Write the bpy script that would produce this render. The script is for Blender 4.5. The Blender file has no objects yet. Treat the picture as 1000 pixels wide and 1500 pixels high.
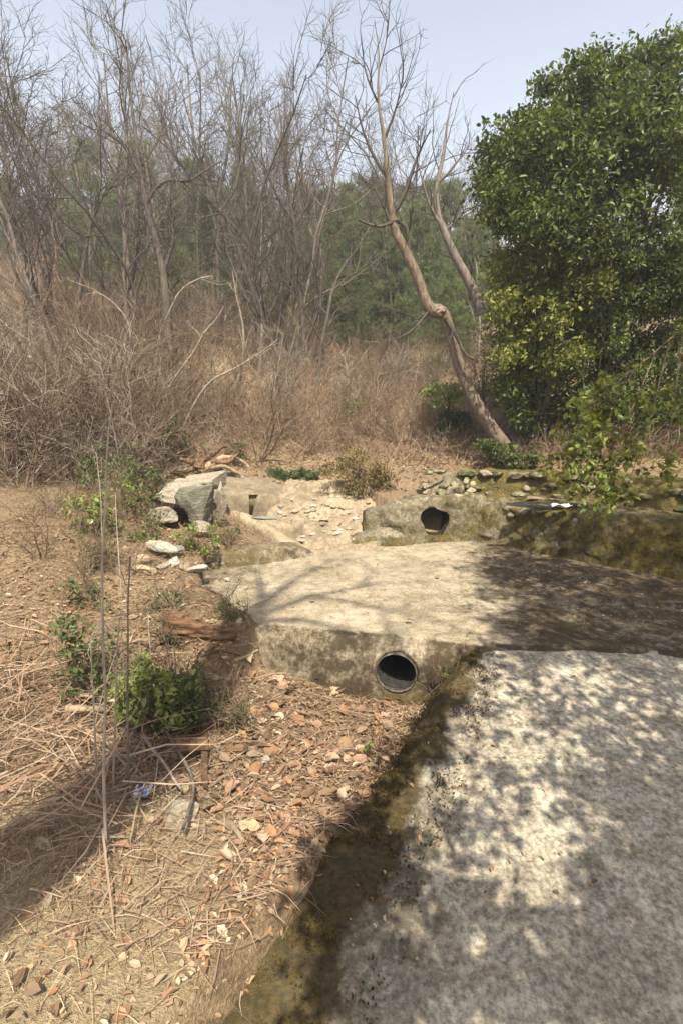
import bpy, math, random
import numpy as np
from mathutils import Vector

# ------------------------------------------------------------------ camera, sky, sun, exposure
sc = bpy.context.scene
col = sc.collection
CAMZ, PITCH, FPX = 1.75, math.radians(10.0), 755.0
cam_d = bpy.data.cameras.new('camera')
cam = bpy.data.objects.new('camera', cam_d)
col.objects.link(cam)
cam.location = (0, 0, CAMZ)
cam.rotation_euler = (math.radians(90) - PITCH, 0, 0)
cam_d.sensor_fit = 'VERTICAL'
cam_d.sensor_height = 24.0
cam_d.lens = 24.0 * FPX / 1500.0
cam_d.clip_start = 0.02
cam_d.clip_end = 1000
sc.camera = cam

SUN_EL = math.radians(54)
SUN_H = np.array([0.16, -1.0]); SUN_H /= np.linalg.norm(SUN_H)
S = np.array([SUN_H[0] * math.cos(SUN_EL), SUN_H[1] * math.cos(SUN_EL), math.sin(SUN_EL)])
COT = math.cos(SUN_EL) / math.sin(SUN_EL)

world = bpy.data.worlds.new('World')
sc.world = world
world.use_nodes = True
wn = world.node_tree
wn.nodes.clear()
sky = wn.nodes.new('ShaderNodeTexSky')
sky.sky_type = 'NISHITA'
sky.sun_disc = False
sky.sun_elevation = SUN_EL
sky.sun_rotation = math.atan2(SUN_H[0], SUN_H[1])
sky.air_density = 1.0
sky.dust_density = 5.0
sky.ozone_density = 1.0
bg = wn.nodes.new('ShaderNodeBackground')
bg.inputs['Strength'].default_value = 0.078
wo = wn.nodes.new('ShaderNodeOutputWorld')
milk = wn.nodes.new('ShaderNodeMixRGB')          # thin milky haze veiling the whole sky evenly
wtc = wn.nodes.new('ShaderNodeTexCoord'); wsp = wn.nodes.new('ShaderNodeSeparateXYZ'); wmr = wn.nodes.new('ShaderNodeMapRange')
wn.links.new(wtc.outputs['Generated'], wsp.inputs[0]); wn.links.new(wsp.outputs[2], wmr.inputs[0])
wmr.inputs[1].default_value = 0.0; wmr.inputs[2].default_value = 0.75; wmr.inputs[3].default_value = 0.85; wmr.inputs[4].default_value = 0.12
wn.links.new(wmr.outputs[0], milk.inputs[0])
milk.inputs[2].default_value = (8.8, 9.4, 10.3, 1)
wn.links.new(sky.outputs[0], milk.inputs[1])
wn.links.new(milk.outputs[0], bg.inputs[0])
wn.links.new(bg.outputs[0], wo.inputs[0])

sun_d = bpy.data.lights.new('sun', 'SUN')
sun_d.energy = 5.0
sun_d.angle = math.radians(0.55)
sun_d.color = (1.0, 0.91, 0.75)
sun = bpy.data.objects.new('sun', sun_d)
col.objects.link(sun)
sun.rotation_euler = Vector((-S[0], -S[1], -S[2])).to_track_quat('-Z', 'Y').to_euler()

sc.view_settings.view_transform = 'Standard'
sc.view_settings.look = 'None'
sc.view_settings.exposure = 1.1
sc.view_settings.gamma = 1.0
sc.view_settings.use_curve_mapping = False
sc.render.engine = 'CYCLES'
sc.cycles.use_denoising = True
sc.cycles.max_bounces = 6
sc.cycles.transparent_max_bounces = 4

# ------------------------------------------------------------------ helpers
RS = np.random.default_rng(7)
random.seed(7)
CP, SP = math.cos(PITCH), math.sin(PITCH)
CAM = np.array([0, 0, CAMZ])


def ray(px, py):
    """direction of a photograph pixel (1000 x 1500 scale), scaled to unit depth"""
    xc, yc = (px - 500) / FPX, (750 - py) / FPX
    return np.array([xc, CP + yc * SP, -SP + yc * CP])


def gz(px, py, z):
    d = ray(px, py)
    return CAM + d * ((z - CAMZ) / d[2])


def gy(px, py, y):
    d = ray(px, py)
    return CAM + d * (y / d[1])


def _hash(ix, iy, iz, seed):
    h = (ix.astype(np.int64) * 374761393 + iy.astype(np.int64) * 668265263 + iz.astype(np.int64) * 2147483647 + seed * 144269) & 0x7fffffff
    h = ((h ^ (h >> 13)) * 1274126177) & 0x7fffffff
    h = ((h ^ (h >> 16)) * 668265263) & 0x7fffffff
    return (h & 0xffffff) / float(0xffffff)


def vnoise(p, seed=0):
    p = np.asarray(p, float)
    i = np.floor(p)
    f = p - i
    f = f * f * (3 - 2 * f)
    r = 0
    for dx in (0, 1):
        wx = f[:, 0] if dx else 1 - f[:, 0]
        for dy in (0, 1):
            wy = f[:, 1] if dy else 1 - f[:, 1]
            for dz in (0, 1):
                wz = f[:, 2] if dz else 1 - f[:, 2]
                r = r + wx * wy * wz * _hash(i[:, 0] + dx, i[:, 1] + dy, i[:, 2] + dz, seed)
    return r * 2 - 1


def fbm(p, freq=1.0, octv=4, seed=0, gain=0.5):
    p = np.asarray(p, float) * freq
    a, r, t = 1.0, 0, 0
    for k in range(octv):
        r = r + a * vnoise(p + 17.3 * k, seed + k)
        t += a
        a *= gain
        p = p * 2.03
    return r / t


def sm(a, b, t):
    u = np.clip((np.asarray(t, float) - a) / (b - a), 0, 1)
    return u * u * (3 - 2 * u)


def poly_in(x, y, poly):
    x = np.asarray(x, float); y = np.asarray(y, float)
    r = np.zeros(x.shape, bool)
    n = len(poly)
    for i in range(n):
        x0, y0 = poly[i]; x1, y1 = poly[(i + 1) % n]
        c = ((y0 > y) != (y1 > y))
        xi = (x1 - x0) * (y - y0) / ((y1 - y0) if y1 != y0 else 1e-9) + x0
        r ^= c & (x < xi)
    return r


# ------------------------------------------------------------------ mesh builder
class MB:
    def __init__(s):
        s.v = []; s.f = []; s.n = 0

    def add(s, v, f):
        v = np.asarray(v, float).reshape(-1, 3)
        f = np.asarray(f, np.int64)
        s.v.append(v); s.f.append(f + s.n); s.n += len(v)

    def tube(s, pts, rad, n=6, cap=True):
        pts = np.asarray(pts, float)
        rad = np.broadcast_to(np.asarray(rad, float), (len(pts),))
        t = np.gradient(pts, axis=0)
        t /= np.linalg.norm(t, axis=1)[:, None] + 1e-12
        m = np.abs(t.mean(0))
        ref = np.eye(3)[int(np.argmin(m))]
        a = np.cross(t, ref); a /= np.linalg.norm(a, axis=1)[:, None] + 1e-12
        b = np.cross(t, a)
        ang = np.arange(n) * 2 * math.pi / n
        ring = pts[:, None] + rad[:, None, None] * (np.cos(ang)[None, :, None] * a[:, None] + np.sin(ang)[None, :, None] * b[:, None])
        k = len(pts)
        i, j = np.meshgrid(np.arange(k - 1), np.arange(n), indexing='ij')
        j2 = (j + 1) % n
        f = np.stack([i * n + j, i * n + j2, (i + 1) * n + j2, (i + 1) * n + j], -1).reshape(-1, 4)
        s.add(ring, f)
        if cap and n > 3:
            o = s.n - k * n
            s.f.append(np.array([[o + q for q in range(n)]][0:1]))
            s.f.append(np.array([[o + (k - 1) * n + q for q in reversed(range(n))]]))

    def grid(s, P):
        """P: (a, b, 3) array of points"""
        a, b = P.shape[:2]
        i, j = np.meshgrid(np.arange(a - 1), np.arange(b - 1), indexing='ij')
        f = np.stack([i * b + j, (i + 1) * b + j, (i + 1) * b + j + 1, i * b + j + 1], -1).reshape(-1, 4)
        s.add(P.reshape(-1, 3), f)

    def leaves(s, c, size, rng, aspect=0.5, up=0.0, droop=0.0, fold=0.15, six=True, dirs=None, flat=False):
        """leaf blades at points c"""
        n = len(c)
        size = np.broadcast_to(np.asarray(size, float), (n,))
        d = rng.normal(size=(n, 3)) if dirs is None else np.asarray(dirs, float) + rng.normal(size=(n, 3)) * 0.35
        d[:, 2] -= droop
        if flat: d[:, 2] *= .22
        d /= np.linalg.norm(d, axis=1)[:, None] + 1e-9
        nn = rng.normal(size=(n, 3)); nn[:, 2] = np.abs(nn[:, 2]) * (1 if up > 0 else rng.choice([-1, 1], n)) + up
        w = np.cross(d, nn); w /= np.linalg.norm(w, axis=1)[:, None] + 1e-9
        nn = np.cross(w, d)
        L = size[:, None]; W = L * aspect * 0.5
        h = nn * (W * fold * 2)
        if six:
            V = np.stack([c, c + d * L * .3 + w * W * .9 + h, c + d * L * .7 + w * W * .8 + h, c + d * L,
                          c + d * L * .7 - w * W * .8 + h, c + d * L * .3 - w * W * .9 + h], 1)
            o = np.arange(n)[:, None] * 6
            F = np.concatenate([o + np.array([[0, 3, 2, 1]]), o + np.array([[0, 5, 4, 3]])], 0)
        else:
            V = np.stack([c, c + d * L * .45 + w * W + h, c + d * L, c + d * L * .45 - w * W + h], 1)
            o = np.arange(n)[:, None] * 4
            F = np.concatenate([o + np.array([[0, 2, 1]]), o + np.array([[0, 3, 2]])], 0)
        s.add(V, F)

    def blades(s, p0, p1, p2, w):
        """thin curved strips, 2 quads each: p0,p1,p2 (n,3), w (n,)"""
        n = len(p0)
        t = p2 - p0
        side = np.cross(t, RS.normal(size=(n, 3))); side /= np.linalg.norm(side, axis=1)[:, None] + 1e-9
        w = np.broadcast_to(np.asarray(w, float), (n,))[:, None]
        V = np.stack([p0 - side * w / 2, p0 + side * w / 2, p1 - side * w * .4, p1 + side * w * .4, p2 - side * w * .12, p2 + side * w * .12], 1)
        o = np.arange(n)[:, None] * 6
        s.add(V, np.concatenate([o + np.array([[0, 1, 3, 2]]), o + np.array([[2, 3, 5, 4]])], 0))

    def mesh(s, name, mats, smooth=True, base=None):
        v = np.concatenate(s.v) if s.v else np.zeros((0, 3))
        if base is not None:
            v = v - np.asarray(base)[None]
        loops, starts, o = [], [], 0
        for f in s.f:
            k = f.shape[1]
            loops.append(f.reshape(-1))
            starts.append(o + np.arange(len(f)) * k)
            o += f.size
        loops = np.concatenate(loops); starts = np.concatenate(starts)
        me = bpy.data.meshes.new(name)
        me.vertices.add(len(v)); me.vertices.foreach_set('co', v.astype(np.float32).ravel())
        me.loops.add(len(loops)); me.loops.foreach_set('vertex_index', loops.astype(np.int32))
        me.polygons.add(len(starts)); me.polygons.foreach_set('loop_start', starts.astype(np.int32))
        me.update(calc_edges=True)
        me.validate()
        me.polygons.foreach_set('use_smooth', np.full(len(me.polygons), smooth))
        for m in (mats if isinstance(mats, (list, tuple)) else [mats]):
            me.materials.append(m)
        return me


def tag(o, label=None, cat=None, group=None, kind=None):
    if label: o['label'] = label
    if cat: o['category'] = cat
    if group: o['group'] = group
    if kind: o['kind'] = kind
    return o


def link(name, me, parent=None, loc=(0, 0, 0)):
    o = bpy.data.objects.new(name, me)
    col.objects.link(o)
    o.location = [float(q) for q in loc]
    if parent is not None:
        o.parent = parent
    return o


def thing(name, label, cat, loc=(0, 0, 0), group=None, rz=0.0, scale=1.0):
    o = link(name, None, None, loc)
    o.empty_display_size = 0.1
    o.rotation_euler = (0, 0, rz)
    o.scale = (scale,) * 3
    return tag(o, label, cat, group)


def set_attr(me, name, vals):
    a = me.attributes.get(name) or me.attributes.new(name, 'FLOAT', 'POINT')
    a.data.foreach_set('value', np.asarray(vals, np.float32))


def verts_of(me):
    v = np.zeros(len(me.vertices) * 3, np.float32)
    me.vertices.foreach_get('co', v)
    return v.reshape(-1, 3).astype(float)


# ------------------------------------------------------------------ materials
class NT:
    def __init__(s, name):
        s.m = bpy.data.materials.new(name); s.m.use_nodes = True
        s.t = s.m.node_tree; s.t.nodes.clear()
        s.out = s.t.nodes.new('ShaderNodeOutputMaterial')

    def n(s, typ, **kw):
        nd = s.t.nodes.new('ShaderNode' + typ)
        for k, v in kw.items():
            if k.startswith('_'):
                setattr(nd, k[1:], v)
            else:
                s.put(nd, k, v)
        return nd

    def put(s, nd, key, v):
        key = key.replace('__', ' ')
        sock = nd.inputs[int(key[1:])] if key[0] == 'i' and key[1:].isdigit() else nd.inputs[key]
        if hasattr(v, 'outputs'):
            s.t.links.new(v.outputs[0], sock)
        elif isinstance(v, bpy.types.NodeSocket):
            s.t.links.new(v, sock)
        else:
            sock.default_value = v

    def pos(s):
        return s.n('NewGeometry').outputs['Position']

    def noise(s, vec, scale, detail=5, rough=0.6, dist=0.0):
        nd = s.n('TexNoise', Vector=vec, Scale=scale, Detail=detail, Roughness=rough, Distortion=dist)
        return nd.outputs[0]

    def ramp(s, fac, stops):
        nd = s.n('ValToRGB', Fac=fac)
        el = nd.color_ramp.elements
        while len(el) < len(stops): el.new(0.5)
        for e, (p, c) in zip(el, stops):
            e.position = p
            e.color = (c, c, c, 1) if not isinstance(c, (tuple, list)) else (*c, 1)
        return nd.outputs[0]

    def mix(s, fac, a, b, mode='MIX'):
        nd = s.n('MixRGB', _blend_type=mode, Fac=fac)
        for k, v in (('Color1', a), ('Color2', b)):
            if isinstance(v, (tuple, list)): v = (*v, 1)
            s.put(nd, k, v)
        return nd.outputs[0]

    def math(s, op, a, b=0.0, clamp=False):
        nd = s.n('Math', _operation=op, _use_clamp=clamp, i0=a, i1=b)
        return nd.outputs[0]

    def attr(s, name):
        return s.n('Attribute', _attribute_name=name).outputs['Fac']

    def bump(s, h, strength=0.5, dist=0.02):
        return s.n('Bump', Height=h, Strength=strength, Distance=dist).outputs[0]

    def done(s, color, rough=0.9, normal=None, spec=0.2, trans=None, metallic=0.0):
        b = s.n('BsdfPrincipled', Roughness=rough, Metallic=metallic)
        s.put(b, 'Base Color', (*color, 1) if isinstance(color, (tuple, list)) else color)
        b.inputs['Specular IOR Level'].default_value = spec
        if normal is not None: s.put(b, 'Normal', normal)
        o = b.outputs[0]
        if trans is not None:
            tr = s.n('BsdfTranslucent')
            s.put(tr, 'Color', trans[1] if isinstance(trans[1], bpy.types.NodeSocket) else (*trans[1], 1))
            mx = s.n('MixShader', i0=trans[0], i1=o, i2=tr.outputs[0])
            o = mx.outputs[0]
        s.t.links.new(o, s.out.inputs['Surface'])
        return s.m


def m_concrete(name, c1, c2, dark=(0.05, 0.04, 0.028), moss=((0.10, 0.085, 0.02), (0.05, 0.05, 0.015)), fine=60, speck=0.35, bump=0.5, wet=False):
    k = NT(name); p = k.pos()
    a = k.ramp(k.noise(p, 2.2, 6, .65), [(.32, c1), (.68, c2)])
    sp = k.ramp(k.noise(p, fine, 4, .75), [(.35, (speck,) * 3), (.62, (1, 1, 1))])
    a = k.mix(1.0, a, sp, 'MULTIPLY')
    blot = k.ramp(k.noise(p, 11, 6, .7, .4), [(.38, (.62, .58, .52)), (.6, (1, 1, 1))])
    a = k.mix(.8, a, blot, 'MULTIPLY')
    n1 = k.noise(p, 7, 7, .72, .6)
    n2 = k.noise(p, 26, 6, .75)
    nn = k.math('ADD', k.math('MULTIPLY', n1, .6), k.math('MULTIPLY', n2, .5))
    st = k.ramp(k.math('ADD', k.math('MULTIPLY', k.attr('stain'), .7), k.math('MULTIPLY', k.math('SUBTRACT', nn, .55), 2.2)), [(.12, 0.0), (.62, 1.0)])
    dk = k.mix(k.noise(p, 45, 3), dark, tuple(q * 1.9 for q in dark))
    a = k.mix(k.math('MULTIPLY', st, .92), a, dk)
    n3 = k.noise(p, 9, 6, .7, .5)
    ms = k.ramp(k.math('ADD', k.math('MULTIPLY', k.attr('moss'), .8), k.math('SUBTRACT', n3, .5)), [(.3, 0.0), (.52, 1.0)])
    mc = k.mix(k.ramp(k.noise(p, 38, 4), [(.35, 0.0), (.65, 1.0)]), moss[0], moss[1])
    a = k.mix(k.math('MULTIPLY', ms, .9), a, mc)
    h = k.math('ADD', k.noise(p, fine * .6, 6, .75), k.math('MULTIPLY', ms, k.noise(p, 120, 3)))
    return k.done(a, .92, k.bump(h, bump, .012), .15)


def m_rock(name, cols, scale=6, band=True, moss=0.0):
    k = NT(name)
    p = k.n('TexCoord').outputs['Object']
    gp = k.pos()
    st = k.n('Mapping', Vector=gp, Rotation=(0.35, 0.25, 0), Scale=(1, 1, 5.0 if band else 1)).outputs[0]
    n = k.noise(st, scale, 7, .68, .7)
    c = k.ramp(n, [(.3, cols[0]), (.48, cols[1]), (.62, cols[2]), (.75, cols[0])])
    f = k.ramp(k.noise(gp, 55, 4, .7), [(.35, (.55, .53, .5)), (.6, (1, 1, 1))])
    c = k.mix(.8, c, f, 'MULTIPLY')
    if moss:
        ms = k.ramp(k.noise(gp, 8, 6, .7, .4), [(1 - moss - .08, 0.0), (1 - moss + .08, 1.0)])
        c = k.mix(ms, c, (.07, .075, .025))
    h = k.math('ADD', k.math('MULTIPLY', n, 1.5), k.noise(gp, 40, 5, .7))
    return k.done(c, .88, k.bump(h, .7, .02), .2)


def m_bark(name, c1, c2, scale=30, stretch=.18, bump=.6, along=2):
    k = NT(name)
    sc3 = [1, 1, 1]; sc3[along] = stretch
    p = k.n('Mapping', Vector=k.pos(), Scale=tuple(sc3)).outputs[0]
    n = k.noise(p, scale, 5, .7, .4)
    c = k.ramp(n, [(.32, c1), (.66, c2)])
    r = k.n('ObjectInfo').outputs['Random']
    c = k.mix(k.math('MULTIPLY', r, .45), c, tuple(q * .55 for q in c1))
    return k.done(c, .92, k.bump(n, bump, .012), .1)


def m_leaf(name, cols, rough=.45, spec=.4, trans=.3, tcol=None):
    k = NT(name)
    r = k.math('FRACT', k.math('ADD', k.n('NewGeometry').outputs['Random Per Island'], k.n('ObjectInfo').outputs['Random']))
    c = k.ramp(r, [(i / max(1, len(cols) - 1), q) for i, q in enumerate(cols)])
    big = k.ramp(k.noise(k.pos(), 2.0, 3), [(.35, (.75, .75, .75)), (.65, (1.15, 1.15, 1.15))])
    c = k.mix(1.0, c, big, 'MULTIPLY')
    t = k.mix(1.0, c, tcol or (1.5, 1.5, .8), 'MULTIPLY')
    return k.done(c, rough, None, spec, (trans, t) if trans else None)


M = {}
M['apron'] = m_concrete('apron_concrete', (.58, .53, .42), (.43, .39, .31), dark=(.05, .042, .03), moss=((.078, .054, .019), (.030, .025, .011)), fine=48, speck=.36, bump=.7)
M['slab'] = m_concrete('slab_concrete', (.52, .45, .33), (.34, .285, .20), dark=(.026, .018, .010), moss=((.11, .085, .035), (.07, .055, .025)), fine=70, speck=.5, bump=.4)
M['wall'] = m_concrete('wall_concrete', (.40, .35, .26), (.25, .22, .15), dark=(.03, .026, .014), moss=((.14, .11, .024), (.042, .036, .012)), fine=45, speck=.4, bump=.9)
M['culvert'] = m_concrete('culvert_concrete', (.31, .26, .185), (.23, .19, .13), dark=(.06, .05, .035), moss=((.12, .11, .045), (.08, .07, .035)), fine=60, speck=.6, bump=.5)
M['bed'] = m_concrete('channel_concrete', (.43, .35, .24), (.27, .215, .15), dark=(.09, .08, .05), moss=((.12, .10, .045), (.09, .07, .035)), fine=30, speck=.65, bump=.6)
M['rock_grey'] = m_rock('grey_layered_rock', ((.15, .13, .095), (.36, .32, .26), (.25, .21, .15)), moss=.3)
M['rock_dark'] = m_rock('dark_mossy_rock', ((.10, .095, .075), (.19, .185, .15), (.13, .125, .08)), moss=.38)
M['rock_pale'] = m_rock('pale_stone', ((.33, .30, .25), (.50, .47, .41), (.40, .35, .27)))
M['rock_tan'] = m_rock('tan_stone', ((.28, .22, .14), (.42, .34, .23), (.24, .19, .13)), band=False)
M['rock_moss'] = m_rock('mossy_wall_stone', ((.26, .225, .15), (.36, .32, .23), (.19, .16, .09)), band=False, moss=.5)
M['bed_stone'] = m_rock('bed_stone', ((.34, .27, .18), (.46, .38, .27), (.28, .22, .15)), band=False)
M['slate'] = m_rock('slate', ((.16, .18, .16), (.26, .28, .25), (.2, .21, .19)))


def m_ground():
    k = NT('leaf_litter_ground'); p = k.pos()
    n1 = k.noise(p, 1.3, 5, .6); n2 = k.noise(p, 24, 6, .75, .5); n3 = k.noise(p, 90, 3, .7)
    c = k.ramp(n2, [(.30, (.07, .045, .026)), (.45, (.185, .128, .075)), (.58, (.30, .22, .135)), (.72, (.44, .34, .22))])
    soil = k.ramp(n3, [(.35, (.14, .10, .065)), (.65, (.34, .26, .165))])
    c = k.mix(k.ramp(n1, [(.4, 0.0), (.62, .8)]), c, soil)
    st = k.ramp(k.attr('straw'), [(.2, 0.0), (.8, 1.0)])
    c = k.mix(k.math('MULTIPLY', st, .8), c, k.ramp(n3, [(.3, (.26, .20, .12)), (.7, (.52, .42, .26))]))
    h = k.math('ADD', n2, k.math('MULTIPLY', n3, .5))
    return k.done(c, .95, k.bump(h, 1.0, .03), .05)


M['ground'] = m_ground()
M['bark_grey'] = m_bark('grey_bark', (.09, .075, .06), (.245, .21, .175))
M['bark_pale'] = m_bark('pale_bark', (.20, .17, .135), (.40, .345, .275))
M['bark_lean'] = m_bark('furrowed_brown_bark', (.075, .06, .045), (.30, .24, .175), scale=34, stretch=.3, bump=1.0)
M['bark_dark'] = m_bark('dark_bark', (.05, .042, .034), (.14, .12, .098))
M['twig_brown'] = m_bark('brown_twigs', (.11, .078, .05), (.25, .19, .13))
M['rotten'] = m_bark('rotten_red_wood', (.045, .028, .018), (.27, .17, .105), scale=36, stretch=.6, bump=1.0)
M['rotten_log'] = m_bark('rotten_log', (.03, .018, .012), (.33, .19, .115), scale=55, stretch=.12, bump=1.0, along=0)
M['deadwood'] = m_bark('dead_wood', (.22, .16, .105), (.42, .33, .23), scale=40, stretch=.4)


def m_brush(name, cols):
    k = NT(name)
    r = k.n('NewGeometry').outputs['Random Per Island']
    c = k.ramp(r, [(i / max(1, len(cols) - 1), q) for i, q in enumerate(cols)])
    return k.done(c, .9, None, .1)


M['brush'] = m_brush('brown_brush', [(.145, .09, .06), (.27, .19, .13), (.21, .125, .08), (.35, .28, .205), (.17, .11, .075)])
M['straw'] = m_brush('dry_straw', [(.28, .21, .13), (.46, .37, .24), (.17, .12, .075), (.36, .27, .17), (.22, .16, .10)])
M['dead_leaf'] = m_leaf('dead_leaves', [(.14, .085, .052), (.34, .225, .145), (.21, .125, .075), (.43, .32, .22), (.08, .055, .036), (.29, .17, .09), (.17, .12, .08), (.52, .43, .30), (.22, .13, .075), (.36, .20, .105), (.44, .31, .18)], .75, .15, .12)
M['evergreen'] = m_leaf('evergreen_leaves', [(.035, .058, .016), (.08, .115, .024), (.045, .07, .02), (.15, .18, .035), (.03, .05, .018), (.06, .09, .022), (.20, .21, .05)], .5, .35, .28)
M['evergreen_lit'] = m_leaf('yellow_green_leaves', [(.11, .14, .025), (.24, .25, .05), (.08, .11, .02), (.17, .19, .035), (.32, .31, .09)], .5, .35, .35)  # sunlit yellow tones put into the leaf colour
M['evergreen_mix'] = m_leaf('mixed_green_leaves', [(.055, .08, .018), (.12, .15, .028), (.07, .10, .02), (.28, .28, .06), (.06, .09, .02), (.18, .20, .035), (.34, .33, .10)], .5, .35, .32)  # dark leaves mixed with sunlit yellow tones in the colour
M['evergreen_blue'] = m_leaf('blue_green_leaves', [(.03, .055, .028), (.06, .09, .045), (.04, .065, .03), (.09, .12, .06)], .45, .4, .22)
M['privet'] = m_leaf('light_green_leaves', [(.12, .17, .035), (.20, .25, .06), (.28, .31, .11), (.09, .13, .03)], .4, .4, .35)
M['privet_dull'] = m_leaf('dull_green_leaves', [(.055, .08, .03), (.09, .12, .04), (.14, .16, .06), (.06, .075, .03)], .45, .35, .3)
M['juniper'] = m_leaf('juniper_needles', [(.045, .065, .025), (.08, .10, .035), (.13, .125, .045)], .6, .2, .15)
M['brown_shrub'] = m_leaf('bronze_foliage', [(.11, .085, .035), (.17, .125, .05), (.20, .16, .06), (.07, .06, .03)], .6, .2, .15)
M['pine'] = m_leaf('pine_needles', [(.11, .145, .062), (.17, .205, .09), (.21, .24, .115), (.13, .165, .08)], .6, .2, .4, (1.2, 1.3, .8))
M['moss'] = m_leaf('moss', [(.04, .032, .012), (.085, .062, .018), (.055, .047, .014), (.13, .09, .026), (.03, .025, .011)], .9, .1, .15)
M['strap'] = m_leaf('strap_leaves', [(.05, .085, .03), (.075, .115, .04), (.11, .15, .06)], .4, .4, .25)
k = NT('pipe_plastic')
M['pipe'] = k.done(k.ramp(k.noise(k.pos(), 22, 5, .7), [(.35, (.016, .016, .015)), (.7, (.055, .053, .05))]), .55, None, .4)
k = NT('pipe_rim')
M['pipe_rim'] = k.done(k.ramp(k.noise(k.pos(), 30, 5, .7), [(.4, (.03, .028, .025)), (.65, (.16, .135, .095))]), .7, None, .3)
k = NT('shade_black')
M['shade_dark'] = k.done((.012, .011, .01), 1.0, None, 0)  # near black colour standing in for shade inside hole and slot
k = NT('black_sheet')
M['black'] = k.done(k.ramp(k.noise(k.pos(), 18, 4), [(.4, (.02, .02, .02)), (.7, (.07, .065, .06))]), .5, None, .4)
k = NT('white_scrap')
M['white'] = k.done(k.ramp(k.noise(k.pos(), 30, 4), [(.35, (.55, .57, .6)), (.65, (.8, .8, .8))]), .5, None, .4)
k = NT('blue_white_scrap')
M['bluewhite'] = k.done(k.ramp(k.noise(k.pos(), 45, 3), [(.45, (.12, .22, .55)), (.55, (.75, .78, .82))]), .35, None, .5)

# ------------------------------------------------------------------ terrain
FX = [-1.2, -.85, -.58, .795, 1.53, 3.4]
FY = [3.9, 3.52, 3.32, 2.96, 2.89, 2.78]
BX = [-1.36, -.285, .52, 1.63, 2.43, 3.7]
BY = [4.75, 5.28, 5.62, 5.75, 4.95, 3.85]


def apron_z(y):
    return .34 - .16 * (2.93 - np.asarray(y, float))


def edge_x(y):          # upper left edge of the apron
    return np.interp(y, [-2, .9, 1.6, 2.2, 2.96], [-1.6, -.28, .08, .40, .80])


def foot_x(y):          # foot of the apron's mossy flank
    return np.interp(y, [-2, .9, 1.76, 2.21, 2.95], [-1.85, -.58, -.12, .19, .56])


def pit_z(x, y):
    d = np.hypot(x - .3, y - 3.0)
    return -.05 + .19 * np.clip(d - .25, 0, 2.2)


HX = [-30, -4, -2, -.6, 0, .3, .5, 1.4, 2.4, 3.6, 30]
HY = [6.0, 6.3, 6.9, 7.3, 7.1, 6.9, 6.7, 6.4, 6.1, 5.2, 4.5]


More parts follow.
